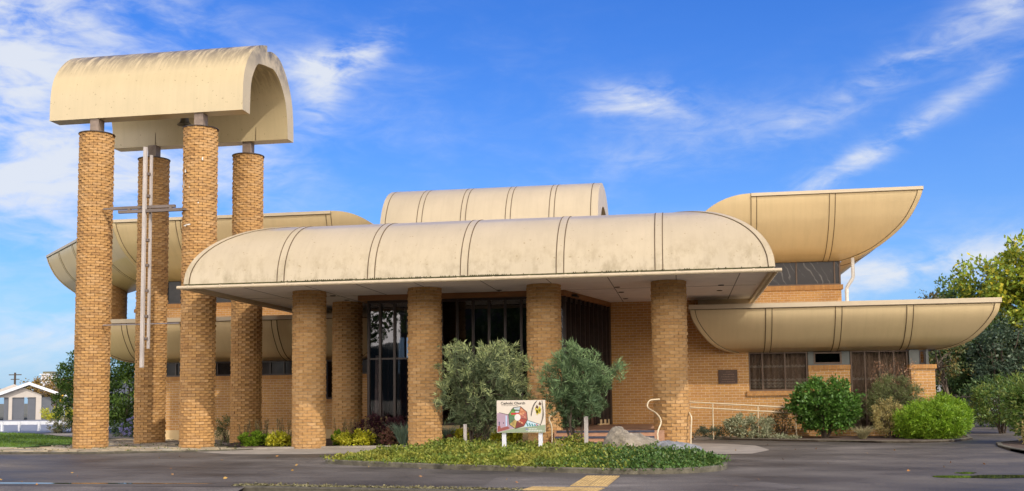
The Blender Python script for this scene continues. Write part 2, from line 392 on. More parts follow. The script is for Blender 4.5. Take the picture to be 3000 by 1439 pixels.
def prof_norm(pr, sgn):
    ns = []
    for i in range(len(pr)):
        t = (pr[min(i+1, len(pr)-1)]-pr[max(i-1, 0)]).normalized(); ns.append(Vector((-t.y, t.x))*sgn)
    return ns
def hull(name, path, pr, mat, parent, sgn, seams=(), corner=True, trim=None, seg_label=None, lip=.0):
    """pr: list of (d,z). sgn: side of the profile that faces out. seams: (segment index, distance along from its first point)"""
    mb = MB(); offs = [off_path(path, p.x) for p in pr]
    for s in range(len(path)-1):
        mb.grid([[(offs[k][s].x, offs[k][s].y, pr[k].y), (offs[k][s+1].x, offs[k][s+1].y, pr[k].y)] for k in range(len(pr))])
    o = mb.build(name, mat, parent, 30)
    ns = prof_norm(pr, sgn)
    def strip(seg, fn, w, lift, m, nme):
        """narrow raised strip on a segment: fn(k) gives the along-segment start position"""
        a, b = Vector(path[seg]), Vector(path[seg+1]); t = (b-a).normalized(); n2 = Vector((-t.y, t.x))
        rows = []
        for k, p in enumerate(pr):
            s0 = fn(k); d = p+ns[k]*lift; e = p-ns[k]*.004
            f = lambda s_, q: (a.x+t.x*s_+n2.x*q.x, a.y+t.y*s_+n2.y*q.x, q.y)
            rows.append([f(s0, e), f(s0, d), f(s0+w, d), f(s0+w, e)])
        m_ = MB(); m_.grid(rows, 0, False); m_.face(rows[0]); m_.face(rows[-1]); return m_.build(nme, m, o)
    for seg, s0 in seams:
        q = MB()
        c = strip(seg, lambda k: s0-.085, .17, .006, mat, 'seam_cover')
        strip(seg, lambda k: s0-.105, .022, .012, m_seam, 'seam_joint'); strip(seg, lambda k: s0+.085, .022, .012, m_seam, 'seam_joint')
    if corner:
        for i in range(1, len(path)-1):
            for seg, first in ((i-1, False), (i, True)):
                a, b = Vector(path[seg]), Vector(path[seg+1]); t = (b-a).normalized()
                def pos(k, w_): 
                    s_ = (offs[k][i]-a).dot(t); return s_ if first else s_-w_
                strip(seg, lambda k: pos(k, .13), .13, .022, mat, 'corner_trim')
                if t.y < .9: strip(seg, lambda k: pos(k, .13)+(.132 if first else -.022), .020, .012, m_seam, 'seam_joint')
    if trim:
        z0, z1 = trim; q = MB(); A = off_path(path, -.025); B = off_path(path, .10)
        for s in range(len(path)-1):
            q.grid([[(A[s].x, A[s].y, z0), (A[s+1].x, A[s+1].y, z0)], [(A[s].x, A[s].y, z1), (A[s+1].x, A[s+1].y, z1)], [(B[s].x, B[s].y, z1+.003), (B[s+1].x, B[s+1].y, z1+.003)], [(B[s].x, B[s].y, z0), (B[s+1].x, B[s+1].y, z0)], [(A[s].x, A[s].y, z0), (A[s+1].x, A[s+1].y, z0)]], 0, False)
        q.build('rim_trim', m_trim, o)
        A2 = off_path(path, -.012)
        q = MB()
        for s in range(len(path)-1):
            q.grid([[(A2[s].x, A2[s].y, z0-.022), (A2[s+1].x, A2[s+1].y, z0-.022)], [(A2[s].x, A2[s].y, z0), (A2[s+1].x, A2[s+1].y, z0)]], 0, False)
        q.build('seam_joint', m_seam, o)
    return o
def brick_column(parent, name, x, y, r, z0, z1, n, mats, cap=None, rough=.006, seed=0, hollow=.006):
    rd = random.Random(seed); ch = .086; nz = int((z1-z0)/ch); ch = (z1-z0)/nz
    V = []
    gap = .013
    for j in range(nz):
        zb, zt = z0+j*ch+.0055, z0+(j+1)*ch-.0055
        for k in range(n):
            a0 = 2*PI*(k+.5*(j % 2))/n+gap/2/r; a1 = a0+2*PI/n-gap/r
            rr = r+rd.uniform(-rough, rough); ri = r-.07
            rt = rd.uniform(-rough, rough)*.5
            A = (x+(rr+rt)*math.cos(a0), y+(rr+rt)*math.sin(a0)); B = (x+(rr-rt)*math.cos(a1), y+(rr-rt)*math.sin(a1))
            C = (x+ri*math.cos(a1), y+ri*math.sin(a1)); D = (x+ri*math.cos(a0), y+ri*math.sin(a0))
            V.append((A, B, C, D, zb, zt))
    verts = np.empty((len(V), 8, 3)); 
    for i, (A, B, C, D, zb, zt) in enumerate(V):
        for q, p in enumerate((A, B, C, D)): verts[i, q] = (p[0], p[1], zb); verts[i, q+4] = (p[0], p[1], zt)
    me = bpy.data.meshes.new(name)
    faces = []
    if True:
        extra = np.empty((len(V), 2, 3))
        for i, (A, B, C, D, zb, zt) in enumerate(V):
            mx_, my_ = (A[0]+B[0])/2, (A[1]+B[1])/2; ex, ey = mx_-x, my_-y; el_ = math.hypot(ex, ey)
            extra[i, 0] = (mx_-ex/el_*hollow, my_-ey/el_*hollow, zb); extra[i, 1] = (extra[i, 0, 0], extra[i, 0, 1], zt)
        verts = np.concatenate([verts, extra], 1)
    for i in range(len(V)):
        b = i*10
        for q in ((0, 8, 9, 4), (8, 1, 5, 9), (1, 2, 6, 5), (3, 0, 4, 7), (4, 9, 5, 6, 7), (3, 2, 1, 8, 0)): faces.append(tuple(b+t for t in q))
    off = np.array(parent.location)
    vv = [tuple(v) for v in (verts.reshape(-1, 3)-off)]
    mi = [0]*len(faces)
    # mortar core
    seg = 40; rc = r*math.cos(PI/n)-.012-hollow; i0 = len(vv)
    for z in (z0, z1-.004):
        for k in range(seg): vv.append((x+rc*math.cos(2*PI*k/seg)-off[0], y+rc*math.sin(2*PI*k/seg)-off[1], z-off[2]))
    for k in range(seg): faces.append((i0+k, i0+(k+1) % seg, i0+seg+(k+1) % seg, i0+seg+k)); mi.append(1)
    faces.append(tuple(range(i0+seg, i0+2*seg))); mi.append(1)
    me.from_pydata(vv, [], faces); me.polygons.foreach_set('material_index', mi); me.update()
    o = link(name, me, mats, parent)
    if cap:
        MB().lathe(x, y, [(.0, z1+.02), (r+.025, z1+.02), (r+.025, z1-.005), (r-.05, z1-.005)], 32, 0, False).build('cap', cap, o)
    return o

# ================================================================== church
church = empty('church_building', (-5.5, 6.0, 0.0), 'buff brick church with curved cream roof shells and a round-columned entrance canopy', 'church')
CH = church
YW, YU = 5.8, 10.5
# --- entrance canopy vault
canopy_path = [(-13.08, 8.0), (-13.08, -2.4), (2.27, -2.4), (2.27, 8.0)]
cpro = prof_pts([(2.56*(1-math.cos(t)), 4.556+1.82*math.sin(t)) for t in [i*PI/2/10 for i in range(11)]], 2)
canopy = hull('canopy_vault', canopy_path, cpro, m_canopy, CH, 1, seams=[(1, x+13.08) for x in (-10.37, -7.90, -5.44, -2.975, -.51)]+[(2, 4.0)])
q = MB(); q.face([(-10.52, .16, 6.376), (-.29, .16, 6.376), (-.29, 8, 6.376), (-10.52, 8, 6.376)]); q.build('roof_deck', m_faded_dim, canopy)
# soffit, gutter, mossy drip line
q = MB(); q.box(-13.0, 2.19, -2.33, 6.3, 4.53, 4.56); sof = q.build('soffit', m_soffit, canopy)
q = MB()
for x in (-11.8, -10.05, -8.6, -7.0, -5.2, -3.45, -1.85, -.1, 1.5): q.box(x-.012, x+.012, -2.3, 6.2, 4.524, 4.5295)
q.box(-13.1, 2.1, 1.49, 1.51, 4.5245, 4.5298); q.build('panel_joint', simple('soffit joint', (.25, .235, .22), .8), sof)
for x, y in ((-1.76, 1.07), (-1.73, 2.54), (-1.72, 4.6), (1.13, 1.3), (1.14, 2.82), (-5.14, 1.01), (-10.2, 1.24), (-10.24, 2.67), (-7.6, 1.05)):
    q = MB(); q.lathe(x, y, [(.0, 4.535), (.085, 4.534), (.085, 4.515), (.065, 4.512), (.06, 4.528), (0, 4.529)], 16); q.build('downlight', m_lamp, canopy)
g = off_path(canopy_path, -.05)
def gutter(pts, name, z, r, parent, step=.92, phase=.3):
    q = MB(); P = [Vector((p[0], p[1], z)) for p in pts]
    q.tube(P, r, 10)
    for a, b in zip(P[:-1], P[1:]):
        L = (b-a).length; t = (b-a)/L; s = phase
        while s < L-.1:
            q.tube([a+t*(s-.025), a+t*(s+.025)], r*1.16, 10); s += step
    return q.build(name, m_gutter, parent)
gutter([(g[1].x-.12, g[1].y), (g[2].x+.12, g[2].y)], 'gutter', 4.463, .05, canopy)
gutter([(g[1].x, g[1].y+.05), (g[1].x, 6.2)], 'gutter', 4.462, .049, canopy, 20)
gutter([(g[2].x, g[2].y+.05), (g[2].x, 6.6)], 'gutter', 4.462, .052, canopy, .45, .2)
q = MB(); q.box(-13.06, 2.25, -2.41, -2.36, 4.506, 4.555); q.build('moss_line', m_moss, canopy)
for a_, b_ in ((-13.08, -13.0), (2.19, 2.27)):
    q = MB(); q.box(a_, b_, -2.35, 6.3, 4.44, 4.553); q.build('fascia_board', m_trim, canopy)
# moss teeth hanging over the gutter
q = MB(); x = -10.4
while x < 2.0:
    if R_.random() < (.75 if -9.6 < x < -4.2 else .2):
        h = R_.uniform(.02, .05); q.box(x, x+R_.uniform(.015, .035), -2.425, -2.411, 4.556-h*.6, 4.575)
    x += .055
q.build('moss_drips', m_moss, canopy)['kind'] = 'stuff'
# --- portico columns
for i, (x, y) in enumerate(((-10.465, 0), (-7.08, 0), (-3.715, 0), (-.315, 0), (-10.5, 3.5))):
    brick_column(CH, 'column', x, y, .48, -.05, 4.53, 12, [m_colbrick, m_mortar], seed=i)

# --- curved wing shells
lpro = prof_pts([(0, 4.25), (.03, 4.06), (.08, 3.85), (.20, 3.62), (.38, 3.37), (.65, 3.09), (1.02, 2.89), (1.42, 2.80)], 4)
upro = prof_pts([(0, 8.42), (.04, 8.2), (.14, 7.92), (.38, 7.45), (.73, 7.04), (1.2, 6.66), (1.6, 6.45), (2.02, 6.31), (2.35, 6.26)], 4)
lowR = hull('roof_shell', [(.27, 6.4), (.27, 4.4), (9.37, 4.4), (9.37, 16)], lpro, m_cream, CH, -1, [(1, 2.4), (1, 4.47), (1, 6.54), (2, 4), (2, 7)], trim=(4.115, 4.255))
lowL = hull('roof_shell', [(-20.4, 16), (-20.4, 4.4), (-9.45, 4.4), (-9.45, 6.4)], lpro, m_cream, CH, -1, [(1, 1.66), (1, 3.81), (1, 7.05), (0, 7)], trim=(4.115, 4.255))
upR = hull('roof_shell', [(2.5, 8.2), (8.16, 8.2), (8.16, 24)], upro, m_cream, CH, -1, [(0, .09), (0, 2.72), (1, 4)], trim=(8.315, 8.425))
upL = hull('roof_shell', [(-29.7, 19.5), (-29.7, 16.4), (-21.5, 8.2), (-12.72, 8.2)], upro, m_cream, CH, -1, [(2, 2.7), (2, 8.68), (1, 2.4), (1, 5.0), (1, 8.9)], trim=(8.315, 8.425))
# flat decks behind the rims
q = MB(); q.face([(.35, 4.5, 4.17), (9.3, 4.5, 4.17), (9.3, 15, 4.17), (.35, 15, 4.17)]); q.build('roof_deck', m_cream, lowR)
q = MB(); q.face([(-20.3, 4.5, 4.17), (-9.5, 4.5, 4.17), (-9.5, 15, 4.17), (-20.3, 15, 4.17)]); q.build('roof_deck', m_cream, lowL)
q = MB(); q.face([(2.5, 8.3, 8.3), (8.1, 8.3, 8.3), (8.1, 24, 8.3), (2.5, 24, 8.3)]); q.build('roof_deck', m_cream, upR)
q = MB(); q.face([(-29.6, 16.5, 8.3), (-21.45, 8.3, 8.3), (-12.7, 8.3, 8.3), (-12.7, 19.5, 8.3), (-29.6, 19.5, 8.3)]); q.build('roof_deck', m_cream, upL)
# rounded inner ends of the two upper shells, turning into barrel roofs that run back
def dz_at(z):
    for a, b in zip(upro[:-1], upro[1:]):
        if b.y <= z <= a.y: return a.x+(b.x-a.x)*(a.y-z)/max(1e-6, a.y-b.y)
    return 0 if z > 8.4 else upro[-1].x
def rounded_end(x0, sx, parent):
    rows = []; top = []
    A_, B_ = 2.35, 2.1
    for i in range(25):
        t = i/24*1.5; dx = A_*math.sin(t); zt = 8.42-B_*(1-math.cos(t))
        x = x0+sx*dx; col = []
        for k in range(16):
            z = zt+(6.26-zt)*k/15 if zt > 6.27 else zt
            col.append((x, 8.2+dz_at(z), z))
        rows.append(col); top.append((x, col[0][1], zt))
    q = MB(); q.grid(rows); e = q.build('rounded_end', m_cream, parent)
    q = MB(); q.grid([[p, (p[0], 24, p[2])] for p in top]); q.build('barrel_roof', m_cream, parent)
rounded_end(2.5, -1, upR); rounded_end(-12.72, 1, upL)

# --- central barrel roof
bp = prof_pts([(4.95, 5.6), (5.0, 6.6), (5.12, 7.4), (5.5, 8.05), (6.1, 8.5), (6.95, 8.76), (7.9, 8.83), (8.85, 8.76), (9.7, 8.5), (10.3, 8.05), (10.68, 7.4), (10.8, 6.6), (10.85, 5.6)], 3)
q = MB(); q.grid([[(-9.9, p.x, p.y) for p in bp], [(-2.58, p.x, p.y) for p in bp]])
barrel = q.build('barrel_roof', m_faded_dim, CH)
for xs in (-9.72, -8.55, -7.06, -5.55, -4.1, -2.82):
    for dx in ((-.085, .085) if -9.5 < xs < -3 else (0,)):
        q = MB(); q.grid([[(xs+dx-.011, 7.9+(p.x-7.9)*1.004, p.y+.008) for p in bp], [(xs+dx+.011, 7.9+(p.x-7.9)*1.004, p.y+.008) for p in bp]]); q.build('seam_joint', m_seam, barrel)
ip = [Vector((7.9+(p.x-7.9)*.62, 5.6+(p.y-5.6)*.76)) for p in bp]
for xe, xi in ((-2.58, -3.4), (-9.9, -9.15)):
    q = MB(); q.grid([[(xe, p.x, p.y) for p in bp], [(xe, p.x, p.y) for p in ip], [(xi, p.x, p.y) for p in ip]], 0, False); q.build('end_wall', m_trim, barrel)
    q = MB(); q.face([(xi, p.x, p.y) for p in ip]); q.build('end_shade', m_dark, barrel)  # dark sheet stands in for the shade inside the open barrel end

# --- brick walls
def wall(segs, name='wall', mats=None):
    q = MB()
    for s in segs: q.wallseg(*s)
    return q.build(name, mats or m_brick, CH)
T = .28
wr = wall([((-2.44, YW), (2.10, YW), T, -.1, 4.53)], 'porch_wall')
wall([((2.10, YW), (3.95, YW), T, -.1, 1.42), ((3.95, YW), (5.22, YW), T, -.1, 2.22), ((5.22, YW), (7.05, YW), T, -.1, .35), ((7.55, YW), (7.55, 15.5), T, -.1, 2.85)], 'wing_wall')
q = MB(); q.box(2.02, 3.97, YW-.05, YW+.26, 1.42, 1.565); q.box(3.94, 5.23, YW-.03, YW+.26, 2.22, 2.362); q.build('soldier_course', m_soldier, CH)
q = MB(); q.box(6.98, 7.68, YW-.32, YW+.34, -.1, 2.2); pier = q.build('corner_pier', m_brick, CH)
q = MB(); q.box(6.93, 7.73, YW-.37, YW+.38, 2.2, 2.33); q.build('pier_cap', m_soldier, pier)
for (x0, x1) in ((5.22, 5.24),): pass
# lower left wing
wall([((-18.7, YW), (-12.05, YW), T, -.1, 2.16), ((-11.72, YW), (-8.9, YW), T, -.1, 2.16), ((-18.7, 15), (-18.7, YW+.28), T, -.1, 2.85), ((-12.05, YW), (-11.72, YW), T, -.1, 1.35)], 'wing_wall')
q = MB(); q.box(-18.72, -12.05, YW-.03, YW+.26, 2.16, 2.30); q.box(-11.72, -8.9, YW-.03, YW+.26, 2.16, 2.30); q.box(-12.07, -11.7, YW-.03, YW+.26, 1.35, 1.46); q.build('soldier_course', m_soldier, CH)
q = MB(); q.box(-18.72, -9.1, YW-.02, YW+.2, -.1, .44); q.build('plinth', m_plinth, CH)
# clerestory walls
wall([((-.6, YU), (5.74, YU), T, 4.1, 5.22), ((5.74, YU+.281), (5.74, 24), T, 4.1, 6.4)], 'upper_wall')
q = MB(); q.box(-.6, 5.80, YU-.06, YU+.26, 5.22, 5.39); q.build('soldier_course', m_soldier, CH)
wall([((-20.5, YU), (-12.3, YU), T, 4.1, 5.18), ((-23.4, 13.4), (-20.5, YU), T, 4.1, 5.3)], 'upper_wall')
q = MB(); q.box(-20.56, -12.3, YU-.05, YU+.26, 5.18, 5.34); q.build('soldier_course', m_soldier, CH)
q = MB(); q.hexa([(-23.5, 13.45, 5.3), (-20.5, 10.45, 5.3), (-20.3, 10.65, 5.3), (-23.3, 13.65, 5.3), (-23.5, 13.45, 5.45), (-20.5, 10.45, 5.45), (-20.3, 10.65, 5.45), (-23.3, 13.65, 5.45)]); q.build('soldier_course', m_soldier, CH)
brick_column(CH, 'column', -25.0, 13.6, .95, 3.9, 6.5, 24, [m_towbrick, m_lmortar], seed=40)
# hidden core so that no light leaks behind the openings
q = MB(); q.box(-17.5, -10.5, 9.5, 9.8, -.1, 4.1); q.box(1.8, 7.3, 8.6, 8.8, -.1, 4.1); q.box(-19.5, 5.4, 13.5, 13.8, 4.0, 8.2); q.build('inner_wall', m_dark, CH)
# back fascia under the canopy
q = MB(); q.box(-13.0, -9.3, 5.9, 6.1, 4.1, 4.527); q.build('back_fascia', m_trim, CH)
q = MB(); q.box(.55, 2.18, 5.72, 5.79, 4.1, 4.527); q.build('back_fascia', m_trim, CH)

# --- windows
def window(x0, x1, z0, z1, y, mulls=(), fm=None, parent=CH, curtain=None, gm=None, fw=.05, panes=True, transom=()):
    fm = fm or m_frame2
    q = MB(); q.box(x0, x0+fw, y, y+.09, z0, z1); q.box(x1-fw, x1, y, y+.09, z0, z1); q.box(x0+fw, x1-fw, y, y+.09, z1-fw, z1); q.box(x0+fw, x1-fw, y, y+.09, z0, z0+fw)
    for m in mulls: q.box(m-fw*.45, m+fw*.45, y+.002, y+.088, z0+fw, z1-fw)
    f = q.build('window', fm, parent)
    q = MB(); q.box(x0+fw, x1-fw, y+.05, y+.056, z0+fw, z1-fw); q.build('pane', gm or m_glass, f)
    if curtain:
        q = MB(); n = int((x1-x0)/.035); rows = [[], []]
        ph = R_.uniform(0, 6)
        for i in range(n+1):
            x = x0+fw+(x1-x0-2*fw)*i/n; yy = y+.20+.035*math.sin(i*1.05+ph+.8*math.sin(i*.31))
            rows[0].append((x, yy, z0+.04)); rows[1].append((x, yy, z1-.05))
        q.grid(rows); q.build('curtain', curtain, f)
        if curtain is m_curtain:
            for zz in (.12, .20, .29, .64):
                q = MB(); k = z0+(z1-z0)*zz
                rows2 = [[(p[0], p[1]-.004, k+.05*abs(math.sin(i*.9))) for i, p in enumerate(rows[0])], [(p[0], p[1]-.004, k-.04) for p in rows[0]]]
                q.grid(rows2); q.build('lace_band', m_lace, f)
    return f
m_lace = simple('lace edging', (.72, .63, .52), .9, .5, 16)
window(2.10, 3.93, 1.567, 2.80, YW+.03, (2.53, 3.23), curtain=m_curtain)
window(5.24, 6.97, .36, 2.80, YW+.03, (5.68, 6.12, 6.55), curtain=m_curtain)
for b_ in ((3.95, 4.12, YW+.04, YW+.12, 2.362, 2.80), (4.98, 5.22, YW+.04, YW+.12, 2.362, 2.80), (4.12, 4.98, YW+.04, YW+.12, 2.362, 2.40), (6.99, 7.28, YW-.1, YW+.02, 2.335, 2.80), (7.48, 7.56, YW-.1, YW+.02, 2.335, 2.80)):
    q = MB(); q.box(*b_); q.build('cladding_panel', m_panel, CH)
window(4.12, 4.98, 2.402, 2.78, YW+.02)
window(7.28, 7.48, 2.335, 2.79, YW-.06, fm=m_frame)
window(-18.6, -12.06, 2.302, 2.80, YW+.02, (-17.95, -17.55, -17.2, -16.0, -15.0, -14.05, -13.55), fm=m_frame, gm=m_uglass)
window(-12.05, -11.72, 1.462, 2.80, YW+.03, fm=m_frame)
window(-11.71, -8.95, 2.302, 2.80, YW+.02, (-11.0, -10.2, -9.6), fm=m_frame, gm=m_uglass)
window(-.5, 5.74, 5.392, 6.30, YU+.03, (1.0, 2.6, 4.19, 5.53), fm=m_frame2, gm=m_film)
window(-20.45, -12.4, 5.342, 6.30, YU+.03, (-19.85, -18.9, -17.5, -16.1, -14.7, -13.5), fm=m_frame, gm=m_uglass)
# plaque with rows of raised lettering too worn to read
q = MB(); q.box(1.14, 1.74, YW-.03, YW-.001, 1.82, 2.26); plq = q.build('plaque', m_plaque, CH)
q = MB(); z = 2.19
for n_, wd in ((2, .12), (1, .30), (4, .42), (3, .36), (4, .40)):
    x = 1.44-wd/2
    while x < 1.44+wd/2: 
        l = R_.uniform(.02, .05); q.box(x, x+l, YW-.034, YW-.0301, z-.012, z+.012); x += l+.012
    z -= .078
q.build('raised_lettering', m_plaqtext, plq)
# downpipe
q = MB(); q.tube([(6.12, 10.2, 6.5), (6.12, 10.2, 5.62), (6.06, 10.2, 5.5), (5.93, 10.2, 5.32), (5.88, 10.2, 5.2), (5.88, 10.2, 4.0)], .062, 12)
q.tube([(5.88, 10.2, 5.12), (5.88, 10.2, 5.06)], .074, 12); q.build('downpipe', m_whitepipe, CH)

# --- glazed entrance
GX0, GX1, GY = -9.2, -3.47, 1.6
ent = MB()
q = MB(); q.box(GX0-.28, GX1+.02, GY-.2, GY+.02, 4.37, 4.525)
a = Vector((GX1, GY-.2)); b_ = Vector((-2.36, 5.78))
q.hexa([(GX1+.02, GY-.2, 4.37), (GX1+.17, GY-.2, 4.37), (-2.26, 5.78, 4.37), (-2.41, 5.78, 4.37), (GX1+.02, GY-.2, 4.525), (GX1+.17, GY-.2, 4.525), (-2.26, 5.78, 4.525), (-2.41, 5.78, 4.525)])
q.box(GX0-.28, GX0-.06, GY+.02, 5.78, 4.37, 4.525)
ent = q.build('entrance_glazing', m_wood, CH)
q = MB(); xs = [GX0, -8.84, -8.40]
x = -7.93
while x < GX1-.2: xs.append(x); x += .477
for x in xs+[GX1-.05]: q.box(x-.035, x+.035, GY-.06, GY+.07, .70, 4.37)
q.box(GX0+.035, GX1-.085, GY-.045, GY+.05, 4.29, 4.37); q.box(GX0+.035, GX1-.085, GY-.045, GY+.05, .66, .74)
q.box(GX0+.035, -7.0, GY-.045, GY+.05, 2.61, 2.66)
q.box(GX0-.035, GX0+.035, GY+.07, 5.78, 4.29, 4.37); q.box(GX0-.035, GX0+.035, GY+.07, 5.78, .66, .74)
for y in (2.6, 3.6, 4.7, 5.7): q.box(GX0-.035, GX0+.035, y-.035, y+.035, .74, 4.29)
q.build('mullion', m_frame, ent)
q = MB(); q.box(GX0, GX1, GY+.005, GY+.012, .72, 4.33); q.build('pane', m_dglass, ent)
q = MB(); q.box(GX0-.004, GX0+.004, GY+.08, 5.75, .72, 4.33); q.build('pane', m_dglass, ent)
q = MB(); q.box(GX0-.02, GX1, GY-.02, GY+.2, -.05, .66); q.box(GX0-.02, GX0+.2, GY+.2, 5.78, -.05, .66); q.build('plinth', m_plinth, ent)
# slanted slatted side with the door
d2 = (Vector((-2.38, 5.74))-Vector((GX1+.08, GY)))
ln = d2.length; t2 = d2/ln; n2 = Vector((t2.y, -t2.x))   # outwards: to the right
def slant(q, s0, s1, o0, o1, z0, z1, mi=0):
    P = lambda s, o: Vector((GX1+.08, GY))+t2*s+n2*o
    c = [P(s0, o1), P(s1, o1), P(s1, o0), P(s0, o0)]
    q.hexa([(p.x, p.y, z0) for p in c]+[(p.x, p.y, z1) for p in c], mi)
q = MB(); s = .02
while s < ln-.05: slant(q, s, s+.055, -.06, .10, .60, 4.37); s += .42
slant(q, ln-.12, ln+.05, -.06, .10, .55, 4.369); slant(q, 0, ln-.12, -.05, .03, 4.25, 4.369); q.build('slat', m_frame, ent)
q = MB(); slant(q, 0, ln, -.012, -.004, .6, 4.25); q.build('pane', m_dglass, ent)
q = MB(); slant(q, 1.5, 2.55, -.03, .04, .58, 2.6); dr = q.build('door', simple('dark timber door', (.09, .045, .025), .5, .3, 4, sc=(4, 4, .3)), ent)
q = MB(); slant(q, 1.62, 1.65, .05, .09, 1.3, 1.75); q.build('handle', m_wire, dr)
q = MB(); slant(q, 3.1, ln, -.02, .05, .55, .72); q.build('plinth', m_plinth, ent)
# foyer inside
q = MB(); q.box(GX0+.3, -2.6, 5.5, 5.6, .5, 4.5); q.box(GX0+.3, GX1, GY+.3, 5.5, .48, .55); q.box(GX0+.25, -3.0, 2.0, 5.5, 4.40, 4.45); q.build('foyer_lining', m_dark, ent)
q = MB()
for i0, x0 in enumerate((-9.1, -8.98)):
    rows = [[], []]
    for i in range(14):
        x = -9.12+.30*i/13; yy = GY+.28+.03*math.sin(i*1.5)
        rows[0].append((x-.04*0, yy, .75)); rows[1].append((-9.12+.16*i/13+.04, yy, 2.75))
    q.grid(rows); break
q.build('curtain', m_wcurtain, ent)
# porch floor and steps
q = MB(); z = .55; y = -.62
slabs = [(-.62, .55), (-.97, .41), (-1.32, .27), (-1.67, .13)]
for i, (yy, zz) in enumerate(slabs):
    y1 = 5.75 if i == 0 else slabs[i-1][0]
    q.box(-3.36 if i else -3.4, -.72 if i else -.5, yy, y1, -.05, zz-.004)
q.box(-.5, .2, .6, 5.75, -.05, .546)
steps = q.build('porch_steps', m_tile, CH)
q = MB()
for i, (yy, zz) in enumerate(slabs): q.box(-3.33, -.75, yy-.012, yy+.075, zz-.05, zz+.006)
q.build('nosing', m_nosing, steps)
q = MB(); q.box(-3.38, -.6, 3.2, 5.7, .5461, .5485); q.build('floor_tiles', m_tile, steps)

# ================================================================== bell tower
TK = .9244     # courses and columns of the tower are a little smaller than first drawn
tower = empty('bell_tower', (-16.7, 4.0, 0), 'tall bell tower of four round brick columns under a cream vaulted roof', 'bell tower')
TC = [(-18.5, 2.17), (-14.93, 2.2), (-18.47, 5.78), (-14.98, 5.95)]
for i, (x, y) in enumerate(TC):
    brick_column(tower, 'column', x, y, .535, -.05, 10.05, 13, [m_towbrick, m_dmortar], cap=m_frame, rough=.009, seed=10+i, hollow=.016)
    q = MB(); q.box(x-.15, x+.15, y-.17, y+.17, 10.07, 10.56); q.build('post', m_steel, tower)
    q = MB(); q.lathe(x, y, [(0, 10.13), (.24, 10.12), (.28, 10.071)], 20); q.build('post_base', m_lichen, tower)
FO = prof_pts([(1.95, 10.55), (1.96, 11.1), (2.0, 11.55), (2.14, 12.0), (2.42, 12.42), (2.85, 12.83), (3.3, 13.08), (3.85, 13.25)], 3)
FI = prof_pts([(2.5, 10.55), (2.52, 11.0), (2.56, 11.45), (2.66, 11.8), (2.86, 12.12), (3.1, 12.38), (3.45, 12.48), (3.85, 12.55)], 3)
BO = prof_pts([(3.85, 13.04), (4.25, 13.17), (4.7, 13.18), (5.14, 13.05), (5.68, 12.63), (6.08, 12.0), (6.24, 11.3), (6.27, 10.55)], 3)
BI = prof_pts([(3.85, 12.55), (4.2, 12.6), (4.45, 12.62), (4.8, 12.5), (5.15, 12.25), (5.5, 11.8), (5.68, 11.2), (5.73, 10.55)], 3)
def ringprism(O, I, x0, x1):
    q = MB()
    q.grid([[(x0, p.x, p.y) for p in O], [(x1, p.x, p.y) for p in O]]); q.grid([[(x0, p.x, p.y) for p in I], [(x1, p.x, p.y) for p in I]])
    for x in (x0, x1): q.grid([[(x, p.x, p.y) for p in O], [(x, p.x, p.y) for p in I]], 0, False)
    for k in (0, -1): q.face([(x0, O[k].x, O[k].y), (x1, O[k].x, O[k].y), (x1, I[k].x, I[k].y), (x0, I[k].x, I[k].y)])
    return q
vault = ringprism(FO, FI, -20.05, -13.42).build('vault_roof', m_tower_roof, tower, 40)
ringprism(BO, BI, -20.05, -13.43).build('vault_roof', m_tower_roof, tower, 40)
q = MB()
for x in (-18.4, -16.4, -14.6): q.box(x-.006, x+.006, 5.70, 5.712, 10.56, 11.6)
q.build('panel_joint', m_seam, vault)
# lichen splashes on the front right column
q = MB()
for (a, z, w_, h_) in ((-2.05, 8.62, .10, .12), (-2.2, 8.2, .05, .3), (-1.0, 9.0, .05, .14), (-2.0, 6.9, .16, .07), (-1.75, 6.92, .2, .05), (-1.2, 7.6, .05, .06), (-2.3, 7.8, .04, .5), (-1.75, 8.1, .04, .05)):
    x, y = TC[1]; c = Vector((x+.545*math.cos(a), y+.545*math.sin(a), z)); t = Vector((-math.sin(a), math.cos(a), 0)); o_ = Vector((math.cos(a), math.sin(a), 0))
    pts = [c+t*w_*.5*math.cos(u*PI/5)*R_.uniform(.6, 1.1)+Vector((0, 0, 1))*h_*.5*math.sin(u*PI/5)*R_.uniform(.6, 1.1) for u in range(10)]
    q.face([p+o_*.006 for p in pts])
q.build('lichen', m_lichen, tower)

# bell
bell = MB(); bx, by = -16.28, 3.3; BZ = -.06
bell.lathe(bx, by, [(.02, 10.93), (.10, 10.92), (.125, 10.86), (.135, 10.75), (.165, 10.66), (.235, 10.60), (.24, 10.585), (.21, 10.585), (.12, 10.7), (.0, 10.8)], 24)
bell.v = [(a_, b_, c_+BZ) for a_, b_, c_ in bell.v]
be = bell.build('bell', m_bronze, None, origin=(bx, by, 10.6)); tag(be, 'small dull bronze bell hanging under the tower vault beside the right front column', 'bell')
q = MB(); q.tube([(bx, by, 10.85), (bx, by, 10.5)], .02, 8); q.lathe(bx, by, [(0, 10.5), (.035, 10.48), (.035, 10.44), (0, 10.42)], 10)
q.tube([(bx, by, 10.44), (bx+.05, by, 10.32), (bx+.02, by, 10.22)], .012, 6); q.v = [(a_, b_, c_+BZ) for a_, b_, c_ in q.v]; q.build('clapper', m_bronze, be)
q = MB(); q.tube([(bx, by, 10.8), (bx, by, 12.4)], .02, 8); q.build('hanger', m_bronze, be)
